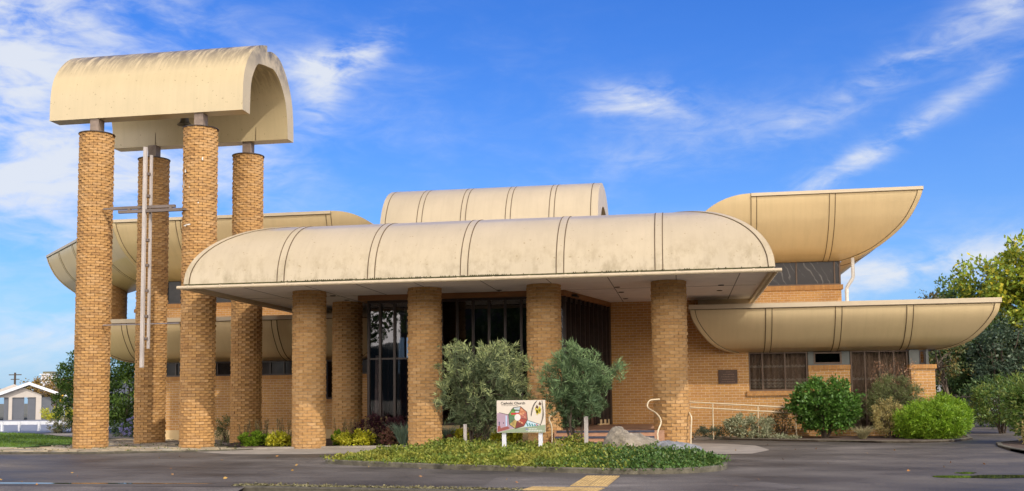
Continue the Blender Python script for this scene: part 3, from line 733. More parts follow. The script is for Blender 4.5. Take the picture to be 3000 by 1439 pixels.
# cross
cross = empty('cross', (-16.3, 1.75, 6.5), 'tall slender double-barred timber cross hung between the tower columns', 'cross')
q = MB(); q.box(-16.60, -16.50, 1.67, 1.77, 2.50, 9.45); q.build('upright', m_crosswood, cross)
q = MB(); q.box(-16.455, -16.385, 1.82, 1.90, 3.09, 9.22); q.build('upright', m_crosswood, cross)
q = MB(); q.box(-17.76, -15.58, 1.79, 1.89, 7.51, 7.60); q.build('crossbar', m_crossbar, cross)
q = MB(); q.box(-17.43, -15.27, 1.68, 1.78, 7.37, 7.46); q.build('crossbar', m_crossbar, cross)
sp_l = []
for z in (3.4, 4.1, 4.9, 5.7, 6.5, 7.9, 8.6): sp_l.append((-16.50, -16.41, 1.73, 1.86, z-.04, z+.04))
for x in (-17.1, -15.7): sp_l.append((x-.04, x+.04, 1.74, 1.84, 7.45, 7.53))
sp_l += [(-18.02, -17.76, 1.81, 1.86, 7.53, 7.58), (-15.27, -15.1, 1.70, 1.75, 7.39, 7.44)]
for b_ in sp_l:
    q = MB(); q.box(*b_); q.build('spacer', m_crossbar, cross)
q = MB(); q.tube([(-18.0, 1.9, 3.86), (-15.42, 1.9, 3.87)], .018, 6); q.build('tie_rod', m_wire, cross)
for ob, p in ((tower, (-15.44, 1.58, .11)), (be, (-14.84, .93, 9.93)), (cross, (-15.07, -.50, 6.118))):
    ob.location = p; ob.scale = (TK, TK, TK)

# ================================================================== ground
def asphalt(name, base, wet, rough_dry=.85):
    m, N, L, b = nm(name)
    n = noise(N, L, 38, 6, .8); r = ramp(N, [(.32, tuple(x*.55 for x in base)), (.52, base), (.68, tuple(x*1.75 for x in base))]); L.new(n, r.inputs[0])
    n2 = noise(N, L, .33, 7, .62, sc=(1, 1.6, 1)); r2 = ramp(N, [(.36, .52), (.50, .92), (.60, 1.2), (.68, 1.5)]); L.new(n2, r2.inputs[0])
    c = mixc(N, L, 1.0, r.outputs[0], r2.outputs[0], 'MULTIPLY')
    n3 = noise(N, L, 1.7, 6, .7, sc=(.35, 1.5, 1)); r3 = ramp(N, [(.35, .82), (.7, 1.15)]); L.new(n3, r3.inputs[0])
    c = mixc(N, L, 1.0, c, r3.outputs[0], 'MULTIPLY')
    # hairline cracks
    tc = N.new('ShaderNodeTexCoord'); vo = N.new('ShaderNodeTexVoronoi'); vo.feature = 'DISTANCE_TO_EDGE'; vo.inputs['Scale'].default_value = .42
    mp = N.new('ShaderNodeMapping'); L.new(tc.outputs['Object'], mp.inputs[0])
    wn = N.new('ShaderNodeTexNoise'); wn.inputs['Scale'].default_value = 1.5; L.new(tc.outputs['Object'], wn.inputs['Vector'])
    vm = N.new('ShaderNodeVectorMath'); vm.operation = 'MULTIPLY_ADD'; L.new(wn.outputs['Color'], vm.inputs[0]); vm.inputs[1].default_value = (.9, .9, 0); L.new(mp.outputs[0], vm.inputs[2])
    L.new(vm.outputs[0], vo.inputs['Vector']); rc = ramp(N, [(.0, .55), (.006, 1.0)]); L.new(vo.outputs['Distance'], rc.inputs[0])
    c = mixc(N, L, .7, c, rc.outputs[0], 'MULTIPLY')
    L.new(c, b.inputs['Base Color']); b.inputs['Specular IOR Level'].default_value = .22
    rr = ramp(N, [(.30, wet), (.50, .62), (.62, rough_dry)]); L.new(n2, rr.inputs[0]); L.new(rr.outputs[0], b.inputs['Roughness'])
    bump(N, L, b, n, .5, .006); return m
m_asph = asphalt('damp asphalt', (.108, .092, .075), .48)
m_road = asphalt('road asphalt', (.135, .116, .097), .5)
m_conc = simple('weathered concrete path', (.26, .225, .185), .85, .25, 1.6, bmp=.2)
m_kerb = simple('mossy concrete kerb', (.115, .10, .068), .9, .65, 4.5, bmp=.5)
m_dkerb = simple('dark damp kerb', (.075, .065, .045), .85, .5, 5, bmp=.3)
m_soil = simple('bark mulch', (.085, .055, .038), .95, .6, 30, bmp=.8)
m_lawn = simple('lawn', (.105, .19, .018), .95, .35, 1.2, bmp=.3)
m_field = simple('rough verge', (.13, .12, .08), .95, .4, .3)
m_stone = island('crazy paving stone', [(.40, .33, .22), (.50, .41, .28), (.31, .27, .20), (.44, .34, .21), (.34, .31, .25)], .85, nscale=5, nvar=.4, bmp=.5)
m_grout = simple('earth between stones', (.13, .12, .055), .95, .5, 6)
m_tact = simple('yellow tactile paver', (.40, .265, .10), .85, .4, 4)

def sheet(name, pts, z, mat, kind='structure', sub=0):
    q = MB(); q.face([(p[0], p[1], z) for p in pts]); o = q.build(name, mat); return tag(o, kind=kind)
def ribbon(name, pts, width, z0, z1, mat, label=None, closed=False):
    """kerb: a strip of given width and height following pts"""
    P = [Vector(p) for p in pts]; n = len(P); q = MB(); rows = []
    for i in range(n):
        a = P[(i-1) % n] if closed or i > 0 else P[i]; b = P[(i+1) % n] if closed or i < n-1 else P[i]
        t = (b-a).normalized(); nn = Vector((-t.y, t.x))*width
        p = P[i]; r = p+nn
        rows.append([(p.x, p.y, z0), (p.x, p.y, z1-.02), (p.x+nn.x*.12, p.y+nn.y*.12, z1), (r.x, r.y, z1), (r.x, r.y, z0)])
    if closed: rows.append(rows[0])
    q.grid(rows, 0, False); o = q.build(name, mat); tag(o, kind='structure'); return o
sheet('ground', [(-1200, -900), (1200, -900), (1200, 1600), (-1200, 1600)], -.16, m_field)
sheet('road', [(-120, -24), (120, -24), (120, -10.6), (-120, -10.6)], -.125, m_road)
# forecourt asphalt, with its edge along the street
ZB = .085
sheet_q = MB()
sheet_q.face([(-120, -10.35, 0), (-7.2, -11.45, 0), (-3.0, -12.1, 0), (20, -15.2, 0), (120, -15.2, 0), (120, -6, 0), (-120, -6, 0)])
sheet_q.face([(-120, -6, 0), (120, -6, 0), (120, -.5, ZB), (-120, -.5, ZB)]); sheet_q.face([(-120, -.5, ZB), (120, -.5, ZB), (120, 15, ZB), (-120, 15, ZB)]); sheet_q.face([(-28.8, 15, ZB), (120, 15, ZB), (120, 60, ZB), (-28.8, 60, ZB)])
tag(sheet_q.build('forecourt', m_asph), kind='structure')
def zf(y): return ZB*min(1, max(0, (y+6)/5.5))
def drape(name, pts, lift, mat):
    bm = bmesh.new(); vs_ = [bm.verts.new((p[0], p[1], 0)) for p in pts]; bm.faces.new(vs_)
    for yy in (-6, -.5): bmesh.ops.bisect_plane(bm, geom=bm.verts[:]+bm.edges[:]+bm.faces[:], plane_co=(0, yy, 0), plane_no=(0, 1, 0))
    for v in bm.verts: v.co.z = zf(v.co.y)+lift
    me = bpy.data.meshes.new(name); bm.to_mesh(me); bm.free(); return tag(link(name, me, mat), kind='structure')
q = MB(); q.face([(-7.3, -11.46, -.004), (-120, -10.35, -.004), (-120, -11.2, -.12), (-7.3, -12.3, -.12)]); tag(q.build('driveway_crossing', m_road), kind='structure')
ribbon('street_kerb', [(20, -15.22), (-3.0, -12.12), (-7.35, -11.47)], -.16, -.13, .012, m_dkerb)
# lighter patched areas and the path along the columns
drape('path', [(-13.0, -1.75), (-11.6, -2.6), (-9.6, -2.6), (-8.0, -2.3), (-6.3, -1.65), (-5.0, -1.2), (-3.42, -1.0), (-3.42, .4), (-13.0, .4)], .006, m_conc)
q = MB(); pe = [(-12.2, -.95), (-11.6, -.62), (-9.6, -.05), (-7.9, .22), (-5.8, .55), (-3.45, .6)]
q.grid([[(x, y, zf(y)) for x, y in pe], [(x, y, zf(y)+.05) for x, y in pe], [(x, y+.12, zf(y)+.055) for x, y in pe], [(x, y+.12, zf(y)-.05) for x, y in pe]], 0, False); tag(q.build('bed_edging', m_conc), kind='structure')
drape('concrete_apron', [(-.6, -.3), (.6, -2.9), (1.6, -2.7), (2.1, -1.5), (1.9, .6), (1.2, 1.6), (.2, 2.2), (-.5, 2.6)], .006, m_conc)
sheet('asphalt_patch', [(-3.4, -9.3), (-1.6, -9.35), (.9, -9.0), (1.8, -11.4), (.4, -12.3), (-3.2, -11.9)], .005, m_road)
# moss along the street kerb
P = np.column_stack([rng.uniform(-7.6, -2.5, 1700), np.zeros(1700), np.full(1700, .006)])
P[:, 1] = -11.30-.142*(P[:, 0]+7.2)+np.abs(rng.normal(0, .17, 1700))-.08
m_mossp = island('dry moss', [(.24, .21, .10), (.15, .135, .06), (.30, .26, .14)], .95)
P[:, 2] = rng.uniform(.004, .02, 1700)
D = rng.normal(size=P.shape); D[:, 2] = np.abs(D[:, 2])*.25
D[:, 2] *= .35
mo = leaves('kerb_moss', P, D, .045, .035, m_mossp); tag(mo, kind='stuff')

# tactile paving
def tactile(x0, y0, ux, uy, nx, ny, s=.3):
    q = MB(); U = Vector((ux, uy)).normalized(); V = Vector((-U.y, U.x))
    for i in range(nx):
        for j in range(ny):
            o = Vector((x0, y0))+U*s*i+V*s*j
            c = [o+U*.004+V*.004, o+U*(s-.004)+V*.004, o+U*(s-.004)+V*(s-.004), o+U*.004+V*(s-.004)]
            q.hexa([(p.x, p.y, .001) for p in c]+[(p.x, p.y, .016) for p in c])
            for a in range(5):
                for b in range(5):
                    p = o+U*(.045+a*.0525)+V*(.045+b*.0525); r = .013
                    q.hexa([(p.x-r, p.y-r, .016), (p.x+r, p.y-r, .016), (p.x+r, p.y+r, .016), (p.x-r, p.y+r, .016), (p.x-r*.6, p.y-r*.6, .021), (p.x+r*.6, p.y-r*.6, .021), (p.x+r*.6, p.y+r*.6, .021), (p.x-r*.6, p.y+r*.6, .021)])
    return tag(q.build('tactile_paving', m_tact), kind='structure')
tactile(-1.84, -11.20, .62, -.02, 2, 7, .305)
tactile(-2.52, -11.98, .99, -.14, 4, 2, .3)
# puddles
m_water, N_, L_, b_w = nm('puddle water'); b_w.inputs['Base Color'].default_value = (.02, .018, .014, 1); b_w.inputs['Roughness'].default_value = .03; b_w.inputs['Specular IOR Level'].default_value = .6
def puddle(cx, cy, rx, ry, seed):
    r = random.Random(seed); ph = [r.uniform(0, 6) for _ in range(4)]
    pts = []
    for k in range(40):
        a = 2*PI*k/40; f = 1+.22*math.sin(2*a+ph[0])+.14*math.sin(3*a+ph[1])+.08*math.sin(6*a+ph[2])
        pts.append((cx+rx*f*math.cos(a), cy+ry*f*math.sin(a)))
    return sheet('puddle', pts, zf(cy)+.004, m_water)
puddle(5.15, -9.0, .75, .42, 1); puddle(5.0, -8.15, .2, .2, 2); puddle(10.6, 3.4, .9, 1.1, 3); puddle(-11.2, -10.9, 2.3, .12, 4); puddle(-14.5, -10.75, 1.5, .09, 5)

# crazy paving round the bell tower
def paving():
    reg = [(-40, -2.4), (-18.7, -2.2), (-15.6, -2.25), (-13.3, -1.72), (-12.3, -1.2), (-11.8, -.8), (-13.0, .6), (-14.0, 1.9), (-16.9, 5.8), (-18.5, 6.8), (-21.0, 7.6), (-20.0, 4.4), (-19.2, 1.6), (-19.7, .3), (-24.0, -.5), (-40, -1.0)]
    tag(MB_face('paving_bed', reg, .092, m_grout), kind='structure')
    def inside(x, y):
        c = False; j = len(reg)-1
        for i in range(len(reg)):
            xi, yi = reg[i]; xj, yj = reg[j]
            if (yi > y) != (yj > y) and x < (xj-xi)*(y-yi)/(yj-yi)+xi: c = not c
            j = i
        return c
    r = random.Random(5); q = MB(); nx, ny, sx, sy = 52, 22, .56, .50; x0, y0 = -40, -2.5
    nx = 52; G = {}
    for i in range(nx+1):
        for j in range(ny+1): G[i, j] = Vector((x0+i*sx+r.uniform(-.2, .2)+(j % 2)*.25, y0+j*sy+r.uniform(-.17, .17)))
    for i in range(nx):
        for j in range(ny):
            c4 = [G[i, j], G[i+1, j], G[i+1, j+1], G[i, j+1]]; m = sum(c4, Vector((0, 0)))/4
            if not all(inside(*(m+(p-m)*.85)) for p in c4): continue
            k = r.uniform(.86, .94); z = .092+r.uniform(.010, .045); tl = r.uniform(-.03, .03), r.uniform(-.03, .03)
            pts = []
            for a, b in zip(c4, c4[1:]+c4[:1]):
                pts.append(m+(a-m)*k); mid = (a+b)/2; pts.append(m+(mid-m)*k*r.uniform(.9, 1.05))
            top = [(p.x, p.y, z+(p.x-m.x)*tl[0]+(p.y-m.y)*tl[1]) for p in pts]
            q.face(top)
            for a in range(8):
                b = (a+1) % 8; q.face([(pts[a].x, pts[a].y, .085), (pts[b].x, pts[b].y, .085), top[b], top[a]])
    tag(q.build('crazy_paving', m_stone), kind='structure')
    ribbon('paving_kerb', [(-11.75, -.85), (-12.3, -1.28), (-13.3, -1.80), (-15.6, -2.35), (-18.7, -2.32), (-24, -2.4), (-40, -2.5)], -.12, -.02, .115, m_dkerb)
def MB_face(name, pts, z, mat):
    q = MB(); q.face([(p[0], p[1], z) for p in pts]); return q.build(name, mat)
paving()
# weeds in the joints
P = np.column_stack([rng.uniform(-22, -12.5, 1500), rng.uniform(-2.1, 3, 1500), np.full(1500, .11)])
D = rng.normal(size=P.shape)*.8; D[:, 2] = np.abs(D[:, 2])+.4
m_weed = island('small weeds', [(.16, .19, .04), (.10, .14, .03), (.24, .22, .08)], .8, .2)
k = np.sin(P[:, 0]*3.1)*np.sin(P[:, 1]*4.3+1) > .35
tag(leaves('joint_weeds', P[k], D[k], .07, .03, m_weed), kind='stuff')

def in_poly(P, poly):
    c = np.zeros(len(P), bool); j = len(poly)-1
    for i in range(len(poly)):
        xi, yi = poly[i]; xj, yj = poly[j]
        k = ((yi > P[:, 1]) != (yj > P[:, 1])) & (P[:, 0] < (xj-xi)*(P[:, 1]-yi)/(yj-yi+1e-12)+xi); c ^= k; j = i
    return c
# lawn on the left with real blades along it
lawn_pts = [(-60, -.9), (-24.2, -.4), (-19.7, .45), (-19.3, 2.2), (-20.4, 5.0), (-22.9, 8), (-27.6, 12.7), (-30.4, 14.3), (-60, 14.8)]
sheet('lawn', lawn_pts, .115, m_lawn)
n = 42000
P = np.column_stack([rng.uniform(-36, -19, n), rng.uniform(-.8, 16.5, n), np.full(n, .11)])
lp = np.array(lawn_pts); cpt = np.array((-28., 6.))
P = P[in_poly(P[:, :2], cpt+(lp-cpt)*np.array((.995, .97)))]
D = rng.normal(size=P.shape)*.45; D[:, 2] = 1
m_blade = island('grass blade', [(.10, .19, .015), (.15, .25, .03), (.12, .21, .02), (.20, .26, .05)], .7, .3, nscale=.6, nvar=.3)
tag(leaves('grass', P, D, .075, .014, m_blade), kind='stuff')
sheet('side_street', [(-110, 14.9), (-28.7, 14.9), (-28.7, 59.5), (-110, 59.5)], -.135, simple('pale side street', (.20, .205, .22), .7, .2, 1.2))
sheet('side_path', [(-27.5, 13.1), (-22.8, 8.3), (-20.8, 7.7), (-18.5, 7.0), (-16.8, 6.0), (-13.9, 2.0), (-13.2, 2.2), (-15.5, 9), (-20, 10.6), (-26.5, 14)], .098, m_conc)

# ================================================================== planting
def soil_bed(name, pts, z, h=.08):
    q = MB(); q.face([(p[0], p[1], z) for p in pts])
    for a, b in zip(pts, pts[1:]+pts[:1]): q.face([(a[0], a[1], -.03), (b[0], b[1], -.03), (b[0], b[1], z), (a[0], a[1], z)])
    return tag(q.build(name, m_soil), kind='structure')
soil_bed('garden_bed', [(-13.0, 1.2), (-12.2, -.7), (-11.6, -.52), (-9.6, .05), (-7.9, .32), (-5.8, .65), (-3.6, .7), (-3.6, 1.6), (-9.3, 1.6), (-9.3, 5.8), (-14.3, 5.8), (-13.9, 2.2)], .125)
bedR = [(.32, 5.0), (1.2, 4.4), (3.8, 2.75), (5.4, 1.95), (6.4, 1.8), (7.4, 2.4), (8.3, 4.0), (8.7, 6), (9.0, 15), (7.7, 15), (7.7, 5.75), (.4, 5.75)]
soil_bed('garden_bed', bedR, .135)
ribbon('bed_kerb', [(.3, 5.0), (1.2, 4.4), (3.8, 2.75), (5.4, 1.95), (6.4, 1.8), (7.4, 2.4), (8.3, 4.0), (8.7, 6), (9.0, 15)], .11, -.02, .15, m_kerb)

def branchy(q, base, tip, r0, r1, n, rd, wob=.08):
    P = []
    for i in range(n+1):
        t = i/n; P.append(Vector(base).lerp(Vector(tip), t)+Vector((rd.uniform(-wob, wob), rd.uniform(-wob, wob), 0))*(math.sin(t*PI)))
    q.tube(P, [r0+(r1-r0)*i/n for i in range(n+1)], 7); return P
m_bark = simple('grey brown bark', (.12, .09, .065), .95, .4, 14, bmp=.6, sc=(1, 1, .3))
m_twig = simple('dark twig', (.07, .05, .035), .9, .3, 14)
def bush(name, label, cat, c, r, leafmat, n_cl, per, cl_r, L, W, base_z=.08, stems=5, inner=.5, up=.3, group=None, zmin=None, stem_r=.018, spread=.5, hang=1.0, extra=None):
    o = empty(name, (c[0], c[1], base_z), label, cat, group)
    P, D = clumped(n_cl, per, c, r, cl_r, inner, base_z+.01 if zmin is None else zmin, up)
    k = P[:, 2] > base_z; P, D = P[k], D[k]
    if extra is not None: P = np.vstack([P, extra[0]]); D = np.vstack([D, extra[1]])
    leaves('foliage', P, D, L, W, leafmat, o)
    rd = random.Random(int(abs(c[0]*100)+abs(c[1]*10))); q = MB()
    for i in range(stems):
        a = 2*PI*i/max(stems, 1)+rd.uniform(-.4, .4); s = spread*rd.uniform(.5, 1)
        branchy(q, (c[0]+.06*math.cos(a), c[1]+.06*math.sin(a), base_z-.03), (c[0]+r[0]*s*math.cos(a), c[1]+r[1]*s*math.sin(a), c[2]+r[2]*rd.uniform(-.1, .6)), stem_r, stem_r*.4, 5, rd)
    if stems: q.build('stems', m_twig, o)
    return o
LEAF = {}
GAIN = {'mid green leaf': 1.8, 'deep green leaf': 1.75, 'ivy leaf': 1.15, 'dark ivy leaf': 1.15, 'box leaf': 1.22, 'lime leaf': 1.0, 'camellia leaf': 1.15, 'purple leaf': 1.2, 'lilac flower': 1.1, 'pale gold leaf': 1.15, 'dry grass blade': 1.1}
def lf(name, cols, rough=.5, trans=.28, spec=.3, nscale=1.3, nvar=.3, patch=None):
    k = GAIN.get(name, 1.45); cols = [tuple(min(.7, v*k) for v in c) for c in cols]

    LEAF[name] = island(name, cols, rough, trans, spec, nscale, nvar, 0, patch); return LEAF[name]
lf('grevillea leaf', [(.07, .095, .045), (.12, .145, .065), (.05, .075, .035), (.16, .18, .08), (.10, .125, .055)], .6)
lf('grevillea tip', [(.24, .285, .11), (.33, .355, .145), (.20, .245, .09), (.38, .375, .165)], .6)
lf('needle tip', [(.14, .21, .085), (.20, .27, .11), (.105, .17, .068)], .6)
lf('dark needle leaf', [(.05, .09, .038), (.085, .135, .055), (.12, .17, .07), (.065, .105, .045)], .6)
lf('ivy leaf', [(.13, .21, .03), (.24, .29, .045), (.09, .16, .025), (.36, .36, .06), (.17, .25, .035)], .5, .25, .25, 2.2, .45, ((.36, .30, .05), 1.1, .6))
lf('lime leaf', [(.50, .48, .02), (.62, .56, .04), (.38, .42, .02), (.55, .50, .06)], .5)
lf('purple leaf', [(.045, .014, .022), (.075, .02, .03), (.03, .012, .016), (.11, .035, .04)], .5)
lf('bronze leaf', [(.16, .07, .05), (.24, .09, .08), (.10, .07, .035), (.19, .11, .05)], .5)
lf('tan flower spike', [(.30, .22, .10), (.38, .29, .13), (.20, .14, .07), (.27, .22, .08)], .8)
lf('blue green blade', [(.12, .19, .13), (.17, .24, .17), (.09, .15, .10), (.22, .27, .17)], .5, .15)
lf('camellia leaf', [(.06, .145, .018), (.10, .21, .03), (.04, .10, .015), (.15, .25, .05)], .45, .2, .28)
lf('variegated leaf', [(.22, .24, .13), (.33, .33, .20), (.13, .16, .08), (.40, .38, .24)], .5)
lf('juniper leaf', [(.06, .085, .055), (.09, .115, .07), (.045, .065, .04)], .7)
lf('brown green leaf', [(.09, .10, .035), (.13, .10, .05), (.07, .085, .03), (.17, .12, .06)], .5)
lf('small olive leaf', [(.10, .125, .04), (.15, .17, .06), (.07, .095, .03), (.19, .18, .08)], .5)
lf('reddish shoot', [(.26, .14, .075), (.33, .19, .11), (.20, .10, .06), (.30, .22, .12)], .6)
lf('pale gold leaf', [(.40, .33, .11), (.50, .40, .16), (.30, .27, .09), (.42, .30, .12)], .5)
lf('box leaf', [(.17, .30, .015), (.25, .38, .025), (.10, .21, .012), (.31, .42, .035)], .5, .25)
lf('broad green leaf', [(.07, .13, .022), (.11, .18, .035), (.05, .095, .018), (.19, .22, .05), (.14, .19, .035)], .45)
lf('yellowing leaf', [(.13, .20, .025), (.24, .28, .025), (.10, .155, .02), (.42, .34, .02), (.17, .235, .025), (.28, .29, .025)], .5, .25)
lf('deep green leaf', [(.035, .07, .018), (.06, .10, .025), (.025, .05, .014), (.085, .12, .035)], .55, .2)
lf('mid green leaf', [(.06, .10, .022), (.10, .145, .03), (.04, .075, .018), (.15, .18, .05)], .55, .2)
lf('autumn leaf', [(.28, .15, .04), (.20, .15, .04), (.33, .19, .06), (.13, .12, .035), (.24, .12, .035)], .55, .25)
lf('hedge leaf', [(.05, .10, .015), (.085, .145, .02), (.035, .07, .012), (.12, .175, .03)], .5, .2)
lf('lilac flower', [(.30, .28, .55), (.40, .38, .68), (.24, .24, .48)], .7, .3)
lf('dry grass blade', [(.36, .31, .16), (.26, .25, .12), (.44, .36, .2)], .6)

# --- kerbed island
isl = [(-8.05, -5.35), (-7.4, -5.95), (-6.0, -6.7), (-4.6, -7.35), (-3.3, -7.85), (-2.2, -8.25), (-1.3, -8.5), (-.4, -8.5), (.35, -8.1), (.75, -7.4), (.85, -6.4), (.7, -5.2), (.3, -3.9), (-.5, -2.9), (-1.8, -2.4), (-4, -2.3), (-6, -2.9), (-7.4, -4.2)]
def dense(poly, n=6):
    P = [Vector(p) for p in poly]; out = []
    for i in range(len(P)):
        a, b, c, d = P[i-1], P[i], P[(i+1) % len(P)], P[(i+2) % len(P)]
        for k in range(n):
            t = k/n; out.append(.5*((2*b)+(c-a)*t+(2*a-5*b+4*c-d)*t*t+(3*b-a-3*c+d)*t**3))
    return out
islD = dense(isl, 5)
ribbon('island_kerb', islD, .12, -.02, .105, m_kerb, closed=True)
ctr = Vector((-3.3, -5.2))
def isl_h(x, y):
    p = Vector((x, y)); best = 1e9
    for a in islD[::3]: best = min(best, (a-p).length)
    return best
q = MB(); rings = []
for s, z in ((.985, .07), (.93, .08), (.8, .10), (.55, .12), (.25, .12), (.02, .12)):
    rings.append([(ctr.x+(p.x-ctr.x)*s, ctr.y+(p.y-ctr.y)*s, z) for p in islD])
q.grid(rings, 0, True, True); tag(q.build('island_mound', m_soil), kind='structure')
# ivy ground cover: a bumpy mat of small leaves
N0 = 125000
poly = np.array([(p.x, p.y) for p in islD])
XY = np.column_stack([rng.uniform(-8.2, .95, N0), rng.uniform(-8.7, -2.2, N0)]); XY = XY[in_poly(XY, (poly-np.array(ctr))*.985+np.array(ctr))]
d = np.full(len(XY), 9.0)
for p in poly: d = np.minimum(d, np.hypot(XY[:, 0]-p[0], XY[:, 1]-p[1]))
hump = .08+.17*(1-np.exp(-d*1.3))+.05*np.sin(XY[:, 0]*3.3+1)*np.sin(XY[:, 1]*2.7)+.035*np.sin(XY[:, 0]*7.1)*np.sin(XY[:, 1]*6.3+2)
for (x, y, h, s) in ((-5.0, -3.2, .12, .5), (-2.65, -3.2, .16, .4), (-.1, -7.0, .05, .7), (-5.6, -4.2, .08, .7)):
    hump += h*np.exp(-((XY[:, 0]-x)**2+(XY[:, 1]-y)**2)/s**2)
edge = np.clip(d/.25, .15, 1)
P = np.column_stack([XY, hump*edge*rng.uniform(.5, 1.15, len(XY))*(1+.35*(np.sin(XY[:, 0]*9.1+XY[:, 1]*5.3)*np.sin(XY[:, 1]*11.7-XY[:, 0]*4.1)))+.03])
kk = rng.integers(0, len(poly), 900); kk = kk[(np.sin(kk*.9)+np.sin(kk*.37+1)) > -.5]
E_ = poly[kk]+rng.normal(size=(len(kk), 2))*.05
P = np.vstack([P, np.column_stack([E_, rng.uniform(.06, .17, len(kk))])])
D = rng.normal(size=P.shape)*.7; D[:, 2] = np.abs(D[:, 2])+.25; D[:, 1] -= .25
right = P[:, 0] > -1.6+rng.normal(0, .5, len(P))
m_ivyd = lf('dark ivy leaf', [(.06, .125, .025), (.10, .18, .035), (.04, .09, .02), (.17, .21, .05)], .45, .2, .3)
me_i = np.where(right, 1, 0)
def leaves_mi(name, P, D, Ln, Wd, mats, mi, parent=None):
    n = len(P); D = unit(D); side = unit(np.cross(D, rng.normal(size=(n, 3)))); l = (Ln*rng.uniform(.6, 1.4, n))[:, None]; w_ = (Wd*rng.uniform(.7, 1.3, n))[:, None]
    V = np.empty((n, 4, 3)); V[:, 0] = P; V[:, 1] = P+D*l*.45+side*w_*.5; V[:, 2] = P+D*l; V[:, 3] = P+D*l*.45-side*w_*.5
    return np_mesh(name, V.reshape(-1, 3), 4, mats, parent, mi)
tag(leaves_mi('ground_cover', P, D, .058, .045, [LEAF['ivy leaf'], m_ivyd], me_i), kind='stuff')

# --- two feathery shrubs on the island
def feathery(name, label, c, r, mat, n_br, per, L, W, seed, arms=(), trunk=(0, 0), nst=5):
    o = empty(name, (trunk[0], trunk[1], .2), label, 'shrub', None)
    rd = np.random.default_rng(seed); pr = random.Random(seed)
    d = unit(rd.normal(size=(n_br, 3))); s = rd.uniform(.12, 1, n_br)**(1/2.2)
    p4 = 1/(np.abs(d)**3).sum(1)**(1/3)                      # a squarish crown
    lump = 1+.14*np.sin(d[:, 0]*5+seed)*np.cos(d[:, 1]*4)+.15*np.sin(d[:, 2]*6+seed*2+d[:, 0]*4)
    d = d*np.minimum(p4, 1.18)[:, None]
    tips = d*(s*lump)[:, None]*np.array(r)+np.array(c)
    if arms: tips = np.vstack([tips, np.repeat(np.array(arms), 3, 0)+rd.normal(size=(len(arms)*3, 3))*.06]); d = np.vstack([d, unit(np.repeat(np.array(arms), 3, 0)-np.array(c))]); s = np.append(s, np.ones(len(arms)*3))
    dirs = unit(d*.45+np.array((0, 0, .55))+rd.normal(size=d.shape)*.50)
    blen = rd.uniform(.16, .42, len(tips))
    n = len(tips)*per; idx = np.repeat(np.arange(len(tips)), per); t = rd.uniform(0, 1, n)
    curve = unit(rd.normal(size=d.shape)+np.array((0, 0, -.4)))
    P = tips[idx]-dirs[idx]*(blen[idx]*(1-t))[:, None]+curve[idx]*(.10*(t-.5)**2)[:, None]+rd.normal(size=(n, 3))*.006
    side = unit(np.cross(dirs[idx], rd.normal(size=(n, 3))))
    D = dirs[idx]*.85+side*.8+rd.normal(size=(n, 3))*.12
    tip_leaf = ((s[idx] > .80) & (rd.uniform(size=n) < .25+.6*t) & (d[idx][:, 2] > -.35)).astype(int)  # outer leaves towards the tips take the paler leaf colour
    leaves_mi('foliage', P, D, L, W, mat, tip_leaf, o)
    q = MB()
    for i in range(nst):
        a = 2*PI*i/nst; tp = (c[0]+r[0]*.55*math.cos(a), c[1]+r[1]*.55*math.sin(a), c[2]+r[2]*pr.uniform(-.1, .5))
        P_ = branchy(q, (trunk[0]+.1*math.cos(a), trunk[1]+.1*math.sin(a), .12), tp, .035, .012, 6, pr, .10)
        for k in range(4):
            b = P_[pr.randint(2, 5)]; e = tips[pr.randrange(len(tips))]; q.tube([b, (b+Vector(e))/2+Vector((0, 0, .05)), e], [.012, .008, .004], 5)
    for a_ in arms[:3]: q.tube([c, tuple((np.array(c)+np.array(a_))/2+np.array((0, 0, -.05))), a_], [.014, .01, .005], 5)
    q.build('branches', m_twig, o); return o
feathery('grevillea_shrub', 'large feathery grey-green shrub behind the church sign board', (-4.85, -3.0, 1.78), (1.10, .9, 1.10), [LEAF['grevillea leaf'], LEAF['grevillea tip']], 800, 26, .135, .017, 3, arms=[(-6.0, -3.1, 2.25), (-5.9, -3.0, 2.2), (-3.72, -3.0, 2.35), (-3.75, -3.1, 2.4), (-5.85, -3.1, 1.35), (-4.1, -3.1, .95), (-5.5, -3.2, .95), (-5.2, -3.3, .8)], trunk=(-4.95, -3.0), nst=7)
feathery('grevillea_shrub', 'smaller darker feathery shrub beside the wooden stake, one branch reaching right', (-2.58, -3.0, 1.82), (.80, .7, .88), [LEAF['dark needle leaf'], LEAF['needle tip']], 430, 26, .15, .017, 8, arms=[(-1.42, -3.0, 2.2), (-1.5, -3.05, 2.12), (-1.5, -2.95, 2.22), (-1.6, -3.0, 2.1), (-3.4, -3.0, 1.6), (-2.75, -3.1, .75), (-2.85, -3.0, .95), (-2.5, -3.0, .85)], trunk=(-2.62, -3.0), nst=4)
q = MB(); q.box(-2.33, -2.24, -3.44, -3.36, .1, .98); st = q.build('wooden_stake', m_crosswood, None, origin=(-2.28, -3.4, .2)); tag(st, 'pale square wooden stake standing beside the smaller feathery shrub', 'stake')
q = MB(); q.box(-5.22, -5.15, -3.62, -3.55, .1, .82); st = q.build('wooden_stake', m_crosswood, None, origin=(-5.18, -3.6, .2)); tag(st, 'short grey stake at the foot of the large feathery shrub', 'stake')

